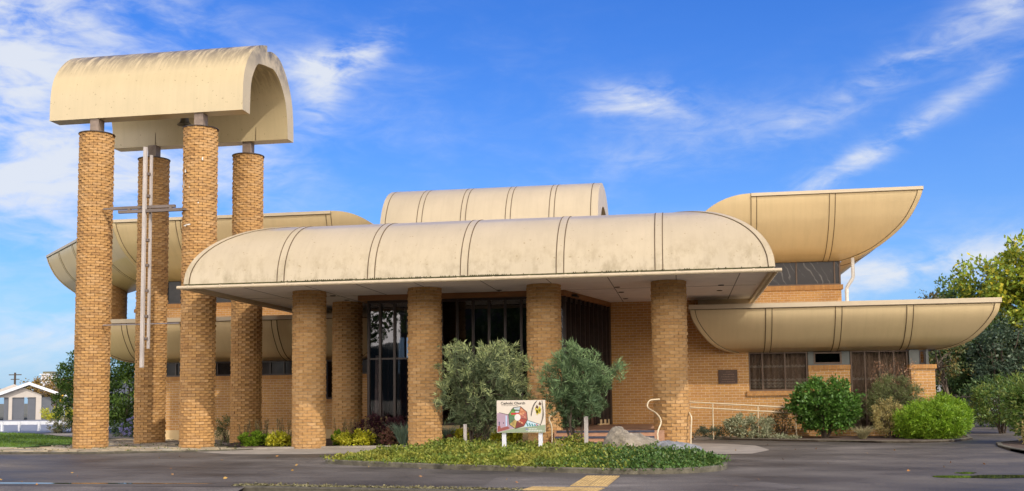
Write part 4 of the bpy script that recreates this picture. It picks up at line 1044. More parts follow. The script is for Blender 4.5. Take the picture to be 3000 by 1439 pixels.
# --- rocks
m_rock = None
def rock_mat(name, a, b2, lich):
    m, N, L, b = nm(name); n = noise(N, L, 3.5, 8, .7); r = ramp(N, [(.3, a), (.6, b2), (.72, lich)]); L.new(n, r.inputs[0])
    L.new(r.outputs[0], b.inputs['Base Color']); b.inputs['Roughness'].default_value = .9; bump(N, L, b, noise(N, L, 9, 8, .7), .8, .05); return m
def rock(name, label, c, r, mat, seed, lean=(0, 0), rot=0, sub=4, rough=.16):
    bm = bmesh.new(); bmesh.ops.create_icosphere(bm, subdivisions=sub, radius=1); rd = random.Random(seed)
    ph = [rd.uniform(0, 6) for _ in range(9)]
    planes = [(Vector((rd.gauss(0, 1), rd.gauss(0, 1), rd.gauss(0, .7))).normalized(), rd.uniform(.62, .9)) for _ in range(14)]
    for v in bm.verts:
        p = v.co.copy()
        for n_, dd in planes:
            e = p.dot(n_)-dd
            if e > 0: p -= n_*e*.85
        f = 1+rough*.5*math.sin(5*p.x+ph[0])*math.sin(4*p.y+ph[1])+rough*.3*math.sin(11*p.z+ph[2]+3*p.x)+rough*.2*math.sin(17*p.x+ph[3])*math.sin(19*p.y+ph[4])
        p = p*f; v.co = (p.x*r[0]+lean[0]*p.z, p.y*r[1]+lean[1]*p.z, p.z*r[2])
    bmesh.ops.rotate(bm, verts=bm.verts, cent=(0, 0, 0), matrix=Matrix.Rotation(rot, 3, 'Z'))
    me = bpy.data.meshes.new(name); bm.to_mesh(me); bm.free()
    for p in me.polygons: p.use_smooth = True
    me.set_sharp_from_angle(angle=math.radians(28))
    o = link(name, me, mat); o.location = c; return tag(o, label, 'rock')
def profile_rock(name, label, pts, y, depth, mat, seed, origin):
    """boulder lofted through a ridge: pts = (x, ztop) along x"""
    rd = random.Random(seed); rows = []; ph = [rd.uniform(0, 6) for _ in range(6)]
    P = prof_pts(pts, 8); n = len(P)
    for i, p in enumerate(P):
        row = []; h = p.y; dd = depth*(.25+.75*math.sin(PI*min(1, max(.02, i/(n-1))))**.5)
        for k in range(25):
            a = PI*k/24; yy = -math.cos(a)*dd; zz = h*(math.sin(a)**.7)
            j = .06*math.sin(6*p.x+ph[0]+2.2*a)+.035*math.sin(17*p.x+ph[1]+7*a)+.02*math.sin(31*p.x+ph[2]-13*a)+.012*rd.uniform(-1, 1)
            row.append((p.x+j*.25, y+yy*(1+j), max(-.02, zz*(1+j*.9))+.08))
        rows.append(row)
    q = MB(); q.grid(rows); q.face([r for r in rows[0]]); q.face([r for r in rows[-1]])
    o = q.build(name, mat, None, 30, origin=origin); return tag(o, label, 'rock')
m_rockA = rock_mat('lichened grey rock', (.07, .058, .036), (.32, .265, .19), (.54, .49, .40))
m_rockB = rock_mat('blue grey rock', (.11, .11, .108), (.25, .247, .243), (.38, .375, .365))
m_rockC = rock_mat('red brown rock', (.12, .075, .05), (.22, .15, .11), (.28, .2, .15))
profile_rock('boulder', 'big lichened grey boulder sloping down to the right on the island', [(-1.86, .15), (-1.74, .45), (-1.58, .64), (-1.42, .67), (-1.25, .58), (-.98, .55), (-.82, .45), (-.62, .37), (-.40, .25), (-.24, .08)], -4.6, .62, m_rockA, 4, (-1.2, -4.2, .2))
profile_rock('boulder', 'low flat bluish rock lying right of the big boulder', [(-.82, .16), (-.55, .36), (-.30, .40), (-.05, .34), (.28, .26), (.50, .10)], -5.0, .55, m_rockB, 9, (-.2, -4.8, .2))
rock('boulder', 'small reddish brown rock half sunk in the ivy', (-2.72, -4.9, .24), (.33, .25, .17), m_rockC, 6)

# --- sign board
sign = empty('sign_board', (-3.6, -5.0, .2), 'cream church sign board with stained glass artwork on two white posts', 'sign')
m_white = simple('white painted post', (.60, .60, .61), .5, .06, 5)
m_signc = simple('cream sign face', (.60, .52, .42), .5, .03, 2)
m_sage = simple('sage green band', (.25, .30, .19), .5, .05, 3)
m_ink = simple('dark brown ink', (.045, .035, .03), .6, .1, 5)
SY = -5.0
SX0, SX1, SZ0, SZ1 = -4.155, -3.05, .66, 1.385
q = MB(); q.box(SX0, SX1, SY, SY+.03, SZ0, SZ1); q.build('panel', m_signc, sign)
for x in (-4.0, -3.17):
    q = MB(); q.box(x-.045, x+.045, SY+.032, SY+.10, .05, 1.33); q.build('leg', m_white, sign)
SW, SH = SX1-SX0, SZ1-SZ0
def sp(u, v, dy=0): return (SX0+SW*u, SY-.0012-dy, SZ1-SH*v)      # u right, v down, 0..1
def spoly(q, pts, dy=0): q.face([sp(u, v, dy) for u, v in pts])
def flat(c, name): return simple(name, c, .5, .06, 4)
q = MB(); spoly(q, [(.005, .995), (.30, .89), (.60, .83), (.995, .76), (.995, .995)]); q.build('green_band', m_sage, sign)
# interior picture at lower left
q = MB(); spoly(q, [(.005, .40), (.07, .385), (.25, .44), (.245, .62), (.37, .86), (.30, .885), (.005, .99)], .0004); q.build('picture', flat((.36, .25, .30), 'mauve picture'), sign)
q = MB(); spoly(q, [(.01, .98), (.02, .80), (.07, .78), (.08, .86), (.12, .84), (.22, .80), (.27, .86), (.22, .90)], .0008); q.build('picture', flat((.26, .07, .06), 'picture red'), sign)
q = MB()
for x, a, b_ in ((.05, .66, .78), (.14, .68, .72), (.20, .65, .74)): spoly(q, [(x-.012, a), (x+.012, a), (x+.01, b_), (x-.01, b_)], .0008)
q.build('picture', flat((.06, .05, .10), 'picture dark'), sign)
q = MB(); spoly(q, [(.185, .47), (.205, .47), (.21, .8), (.185, .8)], .0009); q.build('picture', flat((.42, .55, .75), 'picture blue'), sign)
# stained glass octagon
oc = [(.345, .225), (.495, .195), (.62, .36), (.635, .60), (.555, .80), (.38, .875), (.26, .745), (.245, .44)]
oc = [(u, v) for u, v in oc]; cen = (.43, .53)
segc = [((.42, .45, .44), 'pale glass'), ((.42, .15, .07), 'rust glass'), ((.33, .10, .075), 'red brown glass'), ((.30, .05, .035), 'red glass'), ((.16, .035, .025), 'dark red glass'), ((.42, .30, .09), 'amber glass'), ((.08, .16, .08), 'green glass'), ((.12, .28, .06), 'leaf green glass')]
for i in range(8):
    a, b_ = oc[i], oc[(i+1) % 8]; q = MB(); spoly(q, [a, b_, cen], .0012); q.build('stained_glass', flat(*segc[i]), sign)
q = MB(); r2 = random.Random(3)
for (u0, v0, u1, v1, c_) in ((.29, .30, .48, .40, 0), (.29, .38, .46, .44, 1), (.27, .66, .37, .70, 2), (.27, .60, .36, .63, 2), (.50, .34, .58, .42, 3), (.40, .74, .54, .80, 1)): pass
q = MB()
for k in range(5): spoly(q, [(.30, .27+k*.012), (.47, .30+k*.004), (.48, .31+k*.004), (.30, .285+k*.012)], .0016)
q.build('stained_glass', flat((.10, .22, .05), 'hill green glass'), sign)
q = MB(); spoly(q, [(.29, .385), (.46, .385), (.45, .44), (.30, .455)], .0016); q.build('stained_glass', flat((.42, .03, .03), 'bright red glass'), sign)
q = MB()
for k in range(6): spoly(q, [(.255+k*.012, .62+k*.036), (.33, .60+k*.03), (.385, .635+k*.03), (.33, .615+k*.03)], .0016)
q.build('stained_glass', flat((.10, .06, .03), 'lead pattern'), sign)
q = MB()
for u, v, s in ((.52, .30, .03), (.55, .40, .025), (.50, .42, .03), (.54, .46, .02), (.58, .52, .02), (.47, .66, .03), (.52, .70, .03)):
    spoly(q, [(u-s, v), (u-s*.2, v-s*1.2), (u+s, v+s*.3), (u+s*.1, v+s)], .0016)
q.build('stained_glass', flat((.55, .27, .14), 'orange glass'), sign)
q = MB(); spoly(q, [(cen[0]+.062*math.cos(k*PI/12), cen[1]+.105*math.sin(k*PI/12)) for k in range(24)], .0022); q.build('stained_glass', flat((.62, .58, .54), 'white disc'), sign)
def line(q, a, b, w=.006, dy=.0026):
    A, B = Vector(a), Vector(b); asp = SW/SH; t = Vector(((B.x-A.x)*asp, B.y-A.y)).normalized(); n_ = Vector((-t.y/asp, t.x))*w
    spoly(q, [A+n_, B+n_, B-n_, A-n_], dy)
q = MB()
for i in range(8):
    line(q, oc[i], oc[(i+1) % 8], .009)
for i in (1, 3, 5, 7, 0): line(q, oc[i], (cen[0]+(oc[i][0]-cen[0])*.42, cen[1]+(oc[i][1]-cen[1])*.42), .006)
line(q, (.05, .375), (.25, .445), .007); line(q, (.635, .62), (.90, .755), .007)
q.build('lead_line', m_ink, sign)
# blue fan at right
fan = [(.635, .625), (.89, .76), (.80, .80), (.56, .83)]
q = MB(); spoly(q, fan, .001); q.build('stained_glass', flat((.45, .55, .60), 'pale blue glass'), sign)
q = MB()
for k in range(5): spoly(q, [(.60+k*.055, .70+k*.018), (.62+k*.055, .68+k*.018), (.66+k*.05, .79), (.63+k*.05, .815)], .0015)
q.build('stained_glass', flat((.06, .22, .22), 'teal glass'), sign)
q = MB(); spoly(q, [(.81, .745), (.845, .755), (.84, .785), (.80, .77)], .0018); q.build('stained_glass', flat((.45, .03, .05), 'red chip'), sign)
# fern fronds and kowhai flowers
def frond(pts, n_, s0):
    q = MB(); P = prof_pts(pts, 10)
    for i in range(len(P)-1): line(q, P[i], P[i+1], .0035, .002)
    for i in range(1, len(P)-1, 2):
        t = (P[i+1]-P[i-1]).normalized(); nn = Vector((-t.y, t.x)); s = s0*math.sin(PI*(.15+.8*i/len(P)))
        for sg in (1, -1):
            e = P[i]+nn*sg*s*.62+t*s*.3; m_ = P[i]+nn*sg*s*.35-t*.010
            spoly(q, [P[i]-t*.008, m_, e, P[i]+t*.012], .002)
    q.build('fern_frond', m_ink, sign)
frond([(.84, .01), (.78, .12), (.74, .26), (.715, .42), (.71, .50)], 14, .030)
frond([(.935, .01), (.945, .18), (.955, .36), (.95, .52), (.92, .68), (.89, .80)], 18, .034)
q = MB()
for u, v, a in ((.80, .24, .25), (.83, .30, .05), (.86, .26, -.12), (.89, .20, -.1), (.905, .27, -.2)):
    spoly(q, [(u-.014, v), (u+.014, v-.01), (u+.022+a*.1, v+.12), (u+a*.1, v+.17), (u-.02+a*.1, v+.11)], .0024)
q.build('yellow_flower', flat((.52, .42, .03), 'flower yellow'), sign)
q = MB()
for u, v in ((.83, .20), (.89, .10)): spoly(q, [(u-.03, v+.03), (u, v-.06), (u+.035, v+.02), (u+.01, v+.07)], .0027)
q.build('flower_calyx', flat((.10, .05, .03), 'calyx brown'), sign)
def text(body, u, v, h, mat, name='lettering', align='LEFT', wmax=None):
    cu = bpy.data.curves.new(name, 'FONT'); cu.body = body; cu.size = h; cu.align_x = align; cu.extrude = 0; cu.offset = .0018
    to = bpy.data.objects.new('tmp_text', cu); COL.objects.link(to)
    dg = bpy.context.evaluated_depsgraph_get(); me = bpy.data.meshes.new_from_object(to.evaluated_get(dg))
    bpy.data.objects.remove(to); bpy.data.curves.remove(cu)
    p = Vector(sp(u, v, .002)); co = np.empty(len(me.vertices)*3); me.vertices.foreach_get('co', co); co = co.reshape(-1, 3)
    s = 1.0
    if wmax: s = wmax/(co[:, 0].max()-co[:, 0].min())
    out = np.column_stack([p.x+co[:, 0]*s, np.full(len(co), p.y), p.z+co[:, 1]])-np.array(sign.location)
    me.vertices.foreach_set('co', out.ravel().astype(np.float32)); me.materials.clear(); me.update()
    me.name = name; return link(name, me, mat, sign)
text('Catholic Church', .085, .125, .078, m_ink, wmax=.555)
q = MB(); u = .10
while u < .43: l = R_.uniform(.012, .035); spoly(q, [(u, .158), (u+l, .158), (u+l, .168), (u, .168)], .002); u += l+.008
q.build('small_print', m_ink, sign)
m_wink = flat((.62, .62, .58), 'pale print')
for v, a, b_ in ((.885, .66, .80), (.93, .60, .93), (.955, .64, .95)):
    q = MB(); u = a
    while u < b_: l = R_.uniform(.02, .05); spoly(q, [(u, v-.009), (u+l, v-.009), (u+l, v+.009), (u, v+.009)], .002); u += l+.01
    q.build('small_print', m_wink, sign)
q = MB(); spoly(q, [(.59, .87), (.64, .87), (.645, .925), (.60, .93)], .002); q.build('badge', flat((.16, .17, .28), 'badge blue'), sign)

# --- handrails
def rail(label, paths, r=.020, posts=(), group=None, name='handrail'):
    q = MB(); b = paths[0][0]
    for p in paths: 
        Pp = prof3(p, 5); q.tube(Pp, r, 8)
    for p in posts: q.tube(p, r*.9, 8)
    o = q.build(name, m_rail, None, origin=(b[0], b[1], 0)); return tag(o, label, 'handrail', group)
def prof3(P, n):
    P = [Vector(p) for p in P]
    if len(P) < 3: return P
    Q = [P[0]*2-P[1]]+P+[P[-1]*2-P[-2]]; out = []
    for i in range(1, len(Q)-2):
        a, b, c, d = Q[i-1:i+3]
        for k in range(n):
            t = k/n; out.append(.5*((2*b)+(c-a)*t+(2*a-5*b+4*c-d)*t*t+(3*b-a-3*c+d)*t**3))
    return out+[P[-1]]
rail('bent cream handrail at the left side of the porch steps', [[(-3.42, -.95, .02), (-3.42, -.95, .64), (-3.49, -.93, .87), (-3.40, -.9, 1.0), (-3.20, -.88, 1.10), (-3.08, -.85, 1.22), (-3.06, -.75, 1.38), (-3.06, 1.2, 1.42)]], posts=[[(-3.06, 1.2, .5), (-3.06, 1.2, 1.42)]])
rail('bent cream handrail at the right side of the porch steps', [[(-.60, -1.75, .02), (-.65, -1.7, .50), (-.56, -1.5, .80), (-.68, -1.2, 1.0), (-.91, -.8, 1.15), (-.86, -.7, 1.33), (-.60, -.6, 1.36)]])
rail('short curved cream handrail against the right side of the end column', [[(.17, -.35, .02), (.19, -.33, .55), (.21, -.3, .85), (.17, -.2, .97), (.16, .0, 1.0)]])
rail('long sloping cream double handrail along the brick wing wall', [[(.20, 4.5, 1.25), (3.4, 4.5, 1.04)], [(.20, 4.5, 1.09), (3.4, 4.5, .88)]], posts=[[(.9, 4.5, .1), (.9, 4.5, 1.2)], [(2.26, 4.5, .1), (2.26, 4.5, 1.11)], [(3.38, 4.5, .1), (3.38, 4.5, 1.05)]])
# ramp behind it
q = MB(); q.hexa([(.3, 4.6, -.02), (3.6, 4.6, -.02), (3.6, 5.75, -.02), (.3, 5.75, -.02), (.3, 4.6, .16), (3.6, 4.6, .10), (3.6, 5.75, .10), (.3, 5.75, .16)]); tag(q.build('ramp', m_conc), kind='structure')

# --- garden beds in front of the glazing
def tuft(name, label, x, y, h, n, mat, spread=.28, W=.016, base=.12, cat='plant', group=None, stiff=1.0, lean=.55):
    o = empty(name, (x, y, base), label, cat, group)
    a = rng.uniform(0, 2*PI, n); rr = rng.uniform(0, spread, n)
    hh = h*rng.uniform(.55, 1.05, n); d = np.column_stack([np.cos(a)*lean*rng.uniform(.1, 1, n), np.sin(a)*lean*rng.uniform(.1, 1, n), np.full(n, stiff)])
    d = unit(d); B = np.column_stack([x+np.cos(a)*rr*.4, y+np.sin(a)*rr*.4, np.full(n, base)])
    side = unit(np.cross(d, rng.normal(size=(n, 3)))); w2 = W*rng.uniform(.6, 1.3, n)[:, None]*.5
    m1 = B+d*(hh*.55)[:, None]; tip = B+d*hh[:, None]+np.column_stack([np.cos(a)*.22*hh, np.sin(a)*.22*hh, -.10*hh])
    V = np.empty((n, 5, 3)); V[:, 0] = B-side*w2; V[:, 1] = m1-side*w2*.9; V[:, 2] = tip; V[:, 3] = m1+side*w2*.9; V[:, 4] = B+side*w2
    np_mesh('blades', V.reshape(-1, 5, 3).reshape(-1, 3), 5, mat, o); return o
def spikes(name, label, x0, x1, y0, y1, h, n, group=None):
    """a clump of upright fading flower spikes over low leaves"""
    o = empty(name, ((x0+x1)/2, (y0+y1)/2, .12), label, 'plant', group); q = MB(); PP = []; DD = []
    for i in range(n):
        x, y = rng.uniform(x0, x1), rng.uniform(y0, y1); hh = h*rng.uniform(.6, 1.1); lx = rng.uniform(-.2, .2)
        top = np.array((x+lx*hh, y-.05, .12+hh)); b = np.array((x, y, .12)); q.tube([tuple(b), tuple(top)], .006, 4)
        m = 55; t = rng.uniform(.4, 1, m); p = b+(top-b)*t[:, None]+rng.normal(size=(m, 3))*.018*(1.3-t)[:, None]*1.6
        PP.append(p); DD.append(rng.normal(size=(m, 3))+np.array((0, 0, .6)))
    q.build('stalks', m_twig, o); leaves('flower_spikes', np.vstack(PP), np.vstack(DD), .04, .022, LEAF['tan flower spike'], o)
    n2 = n*55; P = np.column_stack([rng.uniform(x0, x1, n2), rng.uniform(y0, y1, n2), rng.uniform(.13, h*.5, n2)])
    leaves('foliage', P, rng.normal(size=P.shape)*.6+np.array((0, 0, .7)), .10, .045, LEAF['brown green leaf'], o); return o
G1 = 'low plants in the bed in front of the columns'
bush('lime_plant', 'long lime yellow foliage mound between the first and second front columns', 'plant', (-9.2, .42, .30), (.62, .3, .20), LEAF['lime leaf'], 60, 45, .10, .075, .05, .12, 0, .3, .5, G1)
bush('lime_plant', 'small green lime foliage clump just right of the leftmost front column', 'plant', (-9.85, .7, .32), (.18, .2, .2), LEAF['box leaf'], 22, 30, .08, .07, .045, .12, 0, .3, .5, G1)
bush('lime_plant', 'green lime foliage mound at the left end of the bed nearest the bell tower', 'plant', (-12.35, .6, .30), (.42, .3, .18), LEAF['box leaf'], 40, 40, .09, .075, .045, .12, 0, .3, .5, G1)
bush('lime_plant', 'lime yellow foliage mound left of the leftmost front column', 'plant', (-11.45, .25, .31), (.34, .28, .20), LEAF['lime leaf'], 40, 40, .09, .075, .05, .12, 0, .3, .5, G1)
bush('lime_plant', 'lime yellow foliage mound under the large feathery shrub left of its stake', 'plant', (-6.2, .75, .34), (.36, .25, .18), LEAF['lime leaf'], 36, 40, .09, .075, .05, .12, 0, .3, .5, G1)
bush('lime_plant', 'bright lime foliage mound seen below the sign board', 'plant', (-4.95, .9, .36), (.48, .25, .22), LEAF['lime leaf'], 46, 40, .09, .075, .05, .12, 0, .3, .5, G1)
spikes('flowering_plant', 'tan flower spikes behind the long lime mound', -9.95, -8.6, .75, 1.3, .78, 34, 'faded flower spikes in the beds')
spikes('flowering_plant', 'brown flower spikes left of the leftmost front column', -12.9, -11.1, .7, 1.5, .72, 40, 'faded flower spikes in the beds')
bush('purple_shrub', 'dark purple leaved shrub in front of the left end of the glazing', 'shrub', (-8.6, 1.1, .62), (.85, .35, .38), LEAF['purple leaf'], 110, 40, .13, .06, .035, .07, 6, .4, .5)
bush('purple_shrub', 'low dark purple shrub right of the second front column', 'shrub', (-5.9, .9, .36), (.5, .3, .25), LEAF['purple leaf'], 40, 34, .12, .06, .035, .07, 3, .4, .5)
bush('bronze_plant', 'reddish bronze foliage plant between the lime mound and the grass tuft', 'plant', (-8.3, .62, .36), (.20, .22, .26), LEAF['bronze leaf'], 34, 40, .08, .05, .03, .07, 0, .3, .6)
bush('bronze_plant', 'small bronze foliage plant at the foot of the grass tuft right of the second column', 'plant', (-6.45, .6, .28), (.16, .18, .15), LEAF['bronze leaf'], 22, 36, .07, .05, .03, .07, 0, .3, .6)
G2 = 'blue green grass tufts beside the second front column'
tuft('grass_tuft', 'blue green grass tuft left of the second front column', -7.85, .62, .80, 420, LEAF['blue green blade'], group=G2)
tuft('grass_tuft', 'blue green grass tuft right of the second front column', -6.6, .8, .70, 320, LEAF['blue green blade'], group=G2)
bush('small_shrub', 'small dark upright shrub against the brick wall right of the bell tower', 'shrub', (-14.55, 3.4, .55), (.30, .3, .50), LEAF['small olive leaf'], 46, 36, .11, .05, .024, .07, 5, .4, .8)
bush('purple_shrub', 'tiny dark red plant at the left foot of the right front tower column', 'plant', (-16.5, 5.0, .32), (.22, .2, .24), LEAF['purple leaf'], 26, 26, .08, .06, .035, .06, 0, .3, .6)

# --- shrubs of the right hand bed
G3 = 'shrubs along the brick wing'
bush('juniper', 'low dark grey green juniper nearest the end column', 'shrub', (.85, 4.75, .28), (.62, .38, .22), LEAF['juniper leaf'], 90, 50, .10, .05, .012, .13, 4, .3, .5, G3)
bush('variegated_shrub', 'pale variegated spreading shrub in front of the handrail', 'shrub', (2.0, 4.5, .46), (.78, .45, .40), LEAF['variegated leaf'], 130, 52, .12, .06, .03, .13, 8, .4, .5, G3)
bush('low_plant', 'low silvery plant at the kerb left of the camellia', 'plant', (2.95, 3.85, .16), (.45, .22, .09), LEAF['variegated leaf'], 36, 30, .07, .045, .02, .13, 0, .3, .3, G3)
bush('open_shrub', 'thin brownish open shrub between the variegated shrub and the camellia', 'shrub', (2.98, 4.7, .66), (.40, .35, .42), LEAF['brown green leaf'], 46, 34, .12, .05, .028, .13, 9, .5, .5, G3, stem_r=.012, spread=.8)
bush('camellia', 'large glossy dark green camellia before the curtained window', 'shrub', (4.2, 4.35, 1.10), (1.02, .72, .78), LEAF['camellia leaf'], 230, 46, .17, .105, .062, .13, 8, .45, .35, G3, zmin=.42, stem_r=.03, spread=.5)
xs = rng.uniform(5.75, 7.0, 90); P = np.column_stack([xs, rng.uniform(4.9, 5.4, 90), rng.uniform(1.7, 2.42, 90)]); P = np.repeat(P, 9, 0)+rng.normal(size=(810, 3))*np.array((.035, .03, .08))
bush('pittosporum', 'tall olive shrub topped with thin reddish shoots before the right window', 'shrub', (6.35, 4.95, 1.16), (.92, .5, .85), LEAF['small olive leaf'], 300, 46, .13, .045, .022, .13, 7, .4, .6, G3)
o = bpy.data.objects['pittosporum']; leaves('shoots', P, rng.normal(size=P.shape)+np.array((0, 0, .6)), .05, .026, LEAF['reddish shoot'], o)
q = MB()
for i in range(26):
    x = R_.uniform(5.8, 6.95); q.tube([(x, 5.15, 1.4), (x+R_.uniform(-.1, .1), 5.1, R_.uniform(2.0, 2.42))], .006, 4)
q.build('shoot_stems', m_twig, o)
bush('pieris', 'pale golden leaved shrub in front of the olive shrub', 'shrub', (5.98, 4.0, .76), (.52, .4, .52), LEAF['pale gold leaf'], 110, 42, .11, .065, .024, .13, 6, .5, .5, G3)
tuft('grass_tuft', 'dry straw coloured grass tuft at the kerb right of the camellia', 5.15, 3.45, .50, 320, LEAF['dry grass blade'], .2, 0.012, .13, lean=.9)
bush('box_ball', 'large rounded bright green conifer at the corner of the bed', 'shrub', (7.08, 3.75, .60), (1.0, .85, .55), LEAF['box leaf'], 520, 64, .15, .10, .024, .13, 0, .62, .55, G3)
bush('box_ball', 'rounded bright green conifer behind the corner conifer', 'shrub', (7.85, 5.7, .70), (.85, .85, .66), LEAF['box leaf'], 380, 60, .15, .10, .024, .13, 0, .62, .55, G3)

# --- right edge: kerbed bed with big leafy shrubs
bedE = [(7.6, -3.6), (7.6, -1.9), (7.75, -.4), (8.15, 1.2), (9.6, 2.9), (12, 5), (18, 6), (18, -6)]
soil_bed('garden_bed', bedE, .12); ribbon('bed_kerb', [(7.6, -3.6), (7.6, -1.9), (7.75, -.4), (8.15, 1.2), (9.6, 2.9), (12, 5)], -.12, -.02, .14, m_kerb)
G4 = 'leafy shrubs at the right edge'
bush('rhododendron', 'big leafy green shrub cut by the right edge of the view', 'shrub', (9.55, 1.2, 1.1), (1.15, 1.1, .95), LEAF['broad green leaf'], 240, 44, .20, .12, .05, .13, 8, .4, .4, G4, stem_r=.03)
bush('rhododendron', 'lower yellowish leafy shrub at the right edge by the kerb', 'shrub', (9.15, .3, .45), (.72, .75, .38), LEAF['pale gold leaf'], 60, 34, .16, .10, .04, .13, 6, .4, .4, G4)
bush('rhododendron', 'rounded mid green shrub behind the right edge shrub', 'shrub', (10.4, 8.5, 1.15), (.95, .9, .75), LEAF['broad green leaf'], 90, 40, .22, .12, .05, .0, 8, .4, .4, G4, stem_r=.03)
bush('rhododendron', 'dark shrub among the trees far down the right drive', 'shrub', (12.4, 15.5, 1.1), (1.6, 1.2, 1.0), LEAF['deep green leaf'], 120, 34, .25, .13, .05, .0, 5, .4, .4, G4)
# bed and fence beyond the drive
sheet('back_bed', [(9.0, 17), (18, 15), (30, 22), (30, 26), (9, 25)], .05, m_soil)
sheet('gravel_strip', [(8.5, 23.0), (30, 23.5), (30, 25.5), (8.5, 25.2)], .06, simple('pale gravel', (.36, .31, .25), .9, .3, 20))
q = MB()
fn = empty('iron_fence', (14, 26, 0), 'dark iron railing fence at the end of the right drive', 'fence')
for i in range(90):
    x = 9.0+i*.16; q.box(x-.012, x+.012, 25.99, 26.01, .05, 1.35)
q.build('bars', m_frame, fn); q = MB(); q.box(8.9, 23.5, 25.98, 26.02, 1.22, 1.26); q.box(8.9, 23.5, 25.98, 26.02, .18, .22); q.build('rails', m_frame, fn)
for i, (x, y) in enumerate(((10.4, 17.5), (11.2, 17.0), (11.9, 17.8), (12.6, 17.2))):
    bush('rose_bush', 'small sparse rose bushes in the bed beyond the drive', 'plant', (x, y, .42), (.3, .3, .3), LEAF['deep green leaf'], 14, 12, .1, .06, .04, .05, 4, .4, .4, 'sparse rose bushes')

# --- trees
def tree(name, label, x, y, h, crown_c, crown_r, leafmat, n_cl, per, cl_r, L, W, trunk_r=.16, bare=1.2, group=None, seed=1, inner=.45, limbs=9, zmin=.4):
    o = empty(name, (x, y, 0), label, 'tree', group); rd = random.Random(seed)
    q = MB(); top = (crown_c[0], crown_c[1], crown_c[2]+crown_r[2]*.3)
    P = branchy(q, (x, y, -.1), top, trunk_r, trunk_r*.25, 8, rd, .12)
    for i in range(limbs):
        b = P[rd.randint(2, 6)]; a = rd.uniform(0, 2*PI); e = Vector((crown_c[0]+crown_r[0]*.75*math.cos(a), crown_c[1]+crown_r[1]*.75*math.sin(a), crown_c[2]+crown_r[2]*rd.uniform(-.4, .7)))
        branchy(q, b, e, trunk_r*.4, trunk_r*.08, 5, rd, .2)
    q.build('trunk', m_bark, o)
    cp, cd = shell_pts(n_cl, crown_c, crown_r, inner, zmin)
    lump = 1+.16*np.sin(cd[:, 0]*4+seed)*np.sin(cd[:, 2]*5+seed)+.10*np.sin(cd[:, 1]*9+cd[:, 0]*7+seed*3)
    cp = np.array(crown_c)+(cp-np.array(crown_c))*lump[:, None]
    sc = rng.uniform(.55, 1.4, len(cp)); P = np.repeat(cp, per, 0)+unit(rng.normal(size=(len(cp)*per, 3)))*(rng.uniform(0, 1, len(cp)*per)**.5)[:, None]*cl_r*np.repeat(sc, per)[:, None]
    D = np.repeat(cd, per, 0)*.5+rng.normal(size=P.shape)*.8+np.array((0, 0, -.05))
    k = P[:, 2] > .1
    leaves('crown', P[k], D[k], L, W, leafmat, o); return o
GT = 'trees beyond the right drive'
tree('broadleaf_tree', 'tall yellowing green tree at the right edge', 19.5, 31, 10.5, (19.2, 31, 5.3), (4.0, 3, 4.3), LEAF['yellowing leaf'], 620, 50, .55, .27, .16, .25, group=GT, seed=2)
tree('broadleaf_tree', 'mid green tree just left of the tall yellowing tree', 16.2, 34, 8, (16.0, 34, 5.0), (1.9, 2, 3.0), LEAF['mid green leaf'], 170, 44, .5, .24, .13, .2, group=GT, seed=3)
tree('small_tree', 'small autumn tinted tree with a visible grey trunk below the right shell', 12.9, 25, 4, (12.2, 25, 3.2), (1.7, 1.5, 1.2), island('turning leaf', [(.09, .13, .03), (.14, .17, .04), (.24, .14, .04), (.07, .10, .025), (.12, .15, .06)], .55, .22), 70, 34, .36, .17, .09, .12, group=GT, seed=4, limbs=14, zmin=1.8)
tree('dark_tree', 'dark evergreen behind the iron fence', 15.0, 29.5, 5, (15.0, 29.5, 3.0), (2.2, 1.6, 2.6), LEAF['deep green leaf'], 220, 44, .5, .2, .11, .2, group=GT, seed=5)
tree('dark_tree', 'blue green tree in the middle behind the right wing', 15.8, 27.4, 5, (15.9, 27.2, 3.4), (1.7, 1.3, 1.7), island('blue green leaf', [(.06, .10, .055), (.10, .145, .08), (.04, .075, .04), (.15, .18, .10)], .5, .2), 110, 40, .42, .19, .1, .16, group=GT, seed=6)
tree('dark_tree', 'dark broad tree filling the gap left of the fence', 11.6, 32, 5, (11.8, 32, 3.0), (2.4, 1.6, 2.4), LEAF['deep green leaf'], 160, 44, .5, .2, .11, .2, group=GT, seed=7)
tree('dark_tree', 'wide green tree low behind the right edge shrubs', 20.0, 27.5, 5, (20.0, 27.5, 2.6), (2.8, 1.6, 2.3), LEAF['mid green leaf'], 220, 44, .5, .2, .11, .2, group=GT, seed=8)
tree('bare_topped_tree', 'thin leafy tree top poking above the right lower shell', 13.2, 29.5, 7, (13.0, 29.5, 5.9), (.85, .8, .95), LEAF['brown green leaf'], 34, 22, .24, .15, .08, .1, group=GT, seed=9, inner=.2, limbs=10, zmin=4.4)
# pale house glimpsed through the trees
hs = empty('pale_house', (18, 40, 0), 'pale house glimpsed through the trees on the right', 'house')
q = MB(); q.box(12.5, 26, 38, 46, -.1, 3.0); q.build('wall', simple('pale weatherboard', (.62, .62, .63), .7, .06, 2), hs)
q = MB(); q.hexa([(12, 37.5, 3.0), (26.5, 37.5, 3.0), (26.5, 46.5, 3.0), (12, 46.5, 3.0), (15, 42, 4.6), (23.5, 42, 4.6), (23.5, 42.01, 4.6), (15, 42.01, 4.6)]); q.build('roof', simple('grey roof', (.16, .16, .17), .6, .15, 3), hs)
for x in (15.5, 19.5, 23):
    q = MB(); q.box(x, x+1.4, 37.96, 38.0, 1.0, 2.3); q.build('window', m_frame, hs)

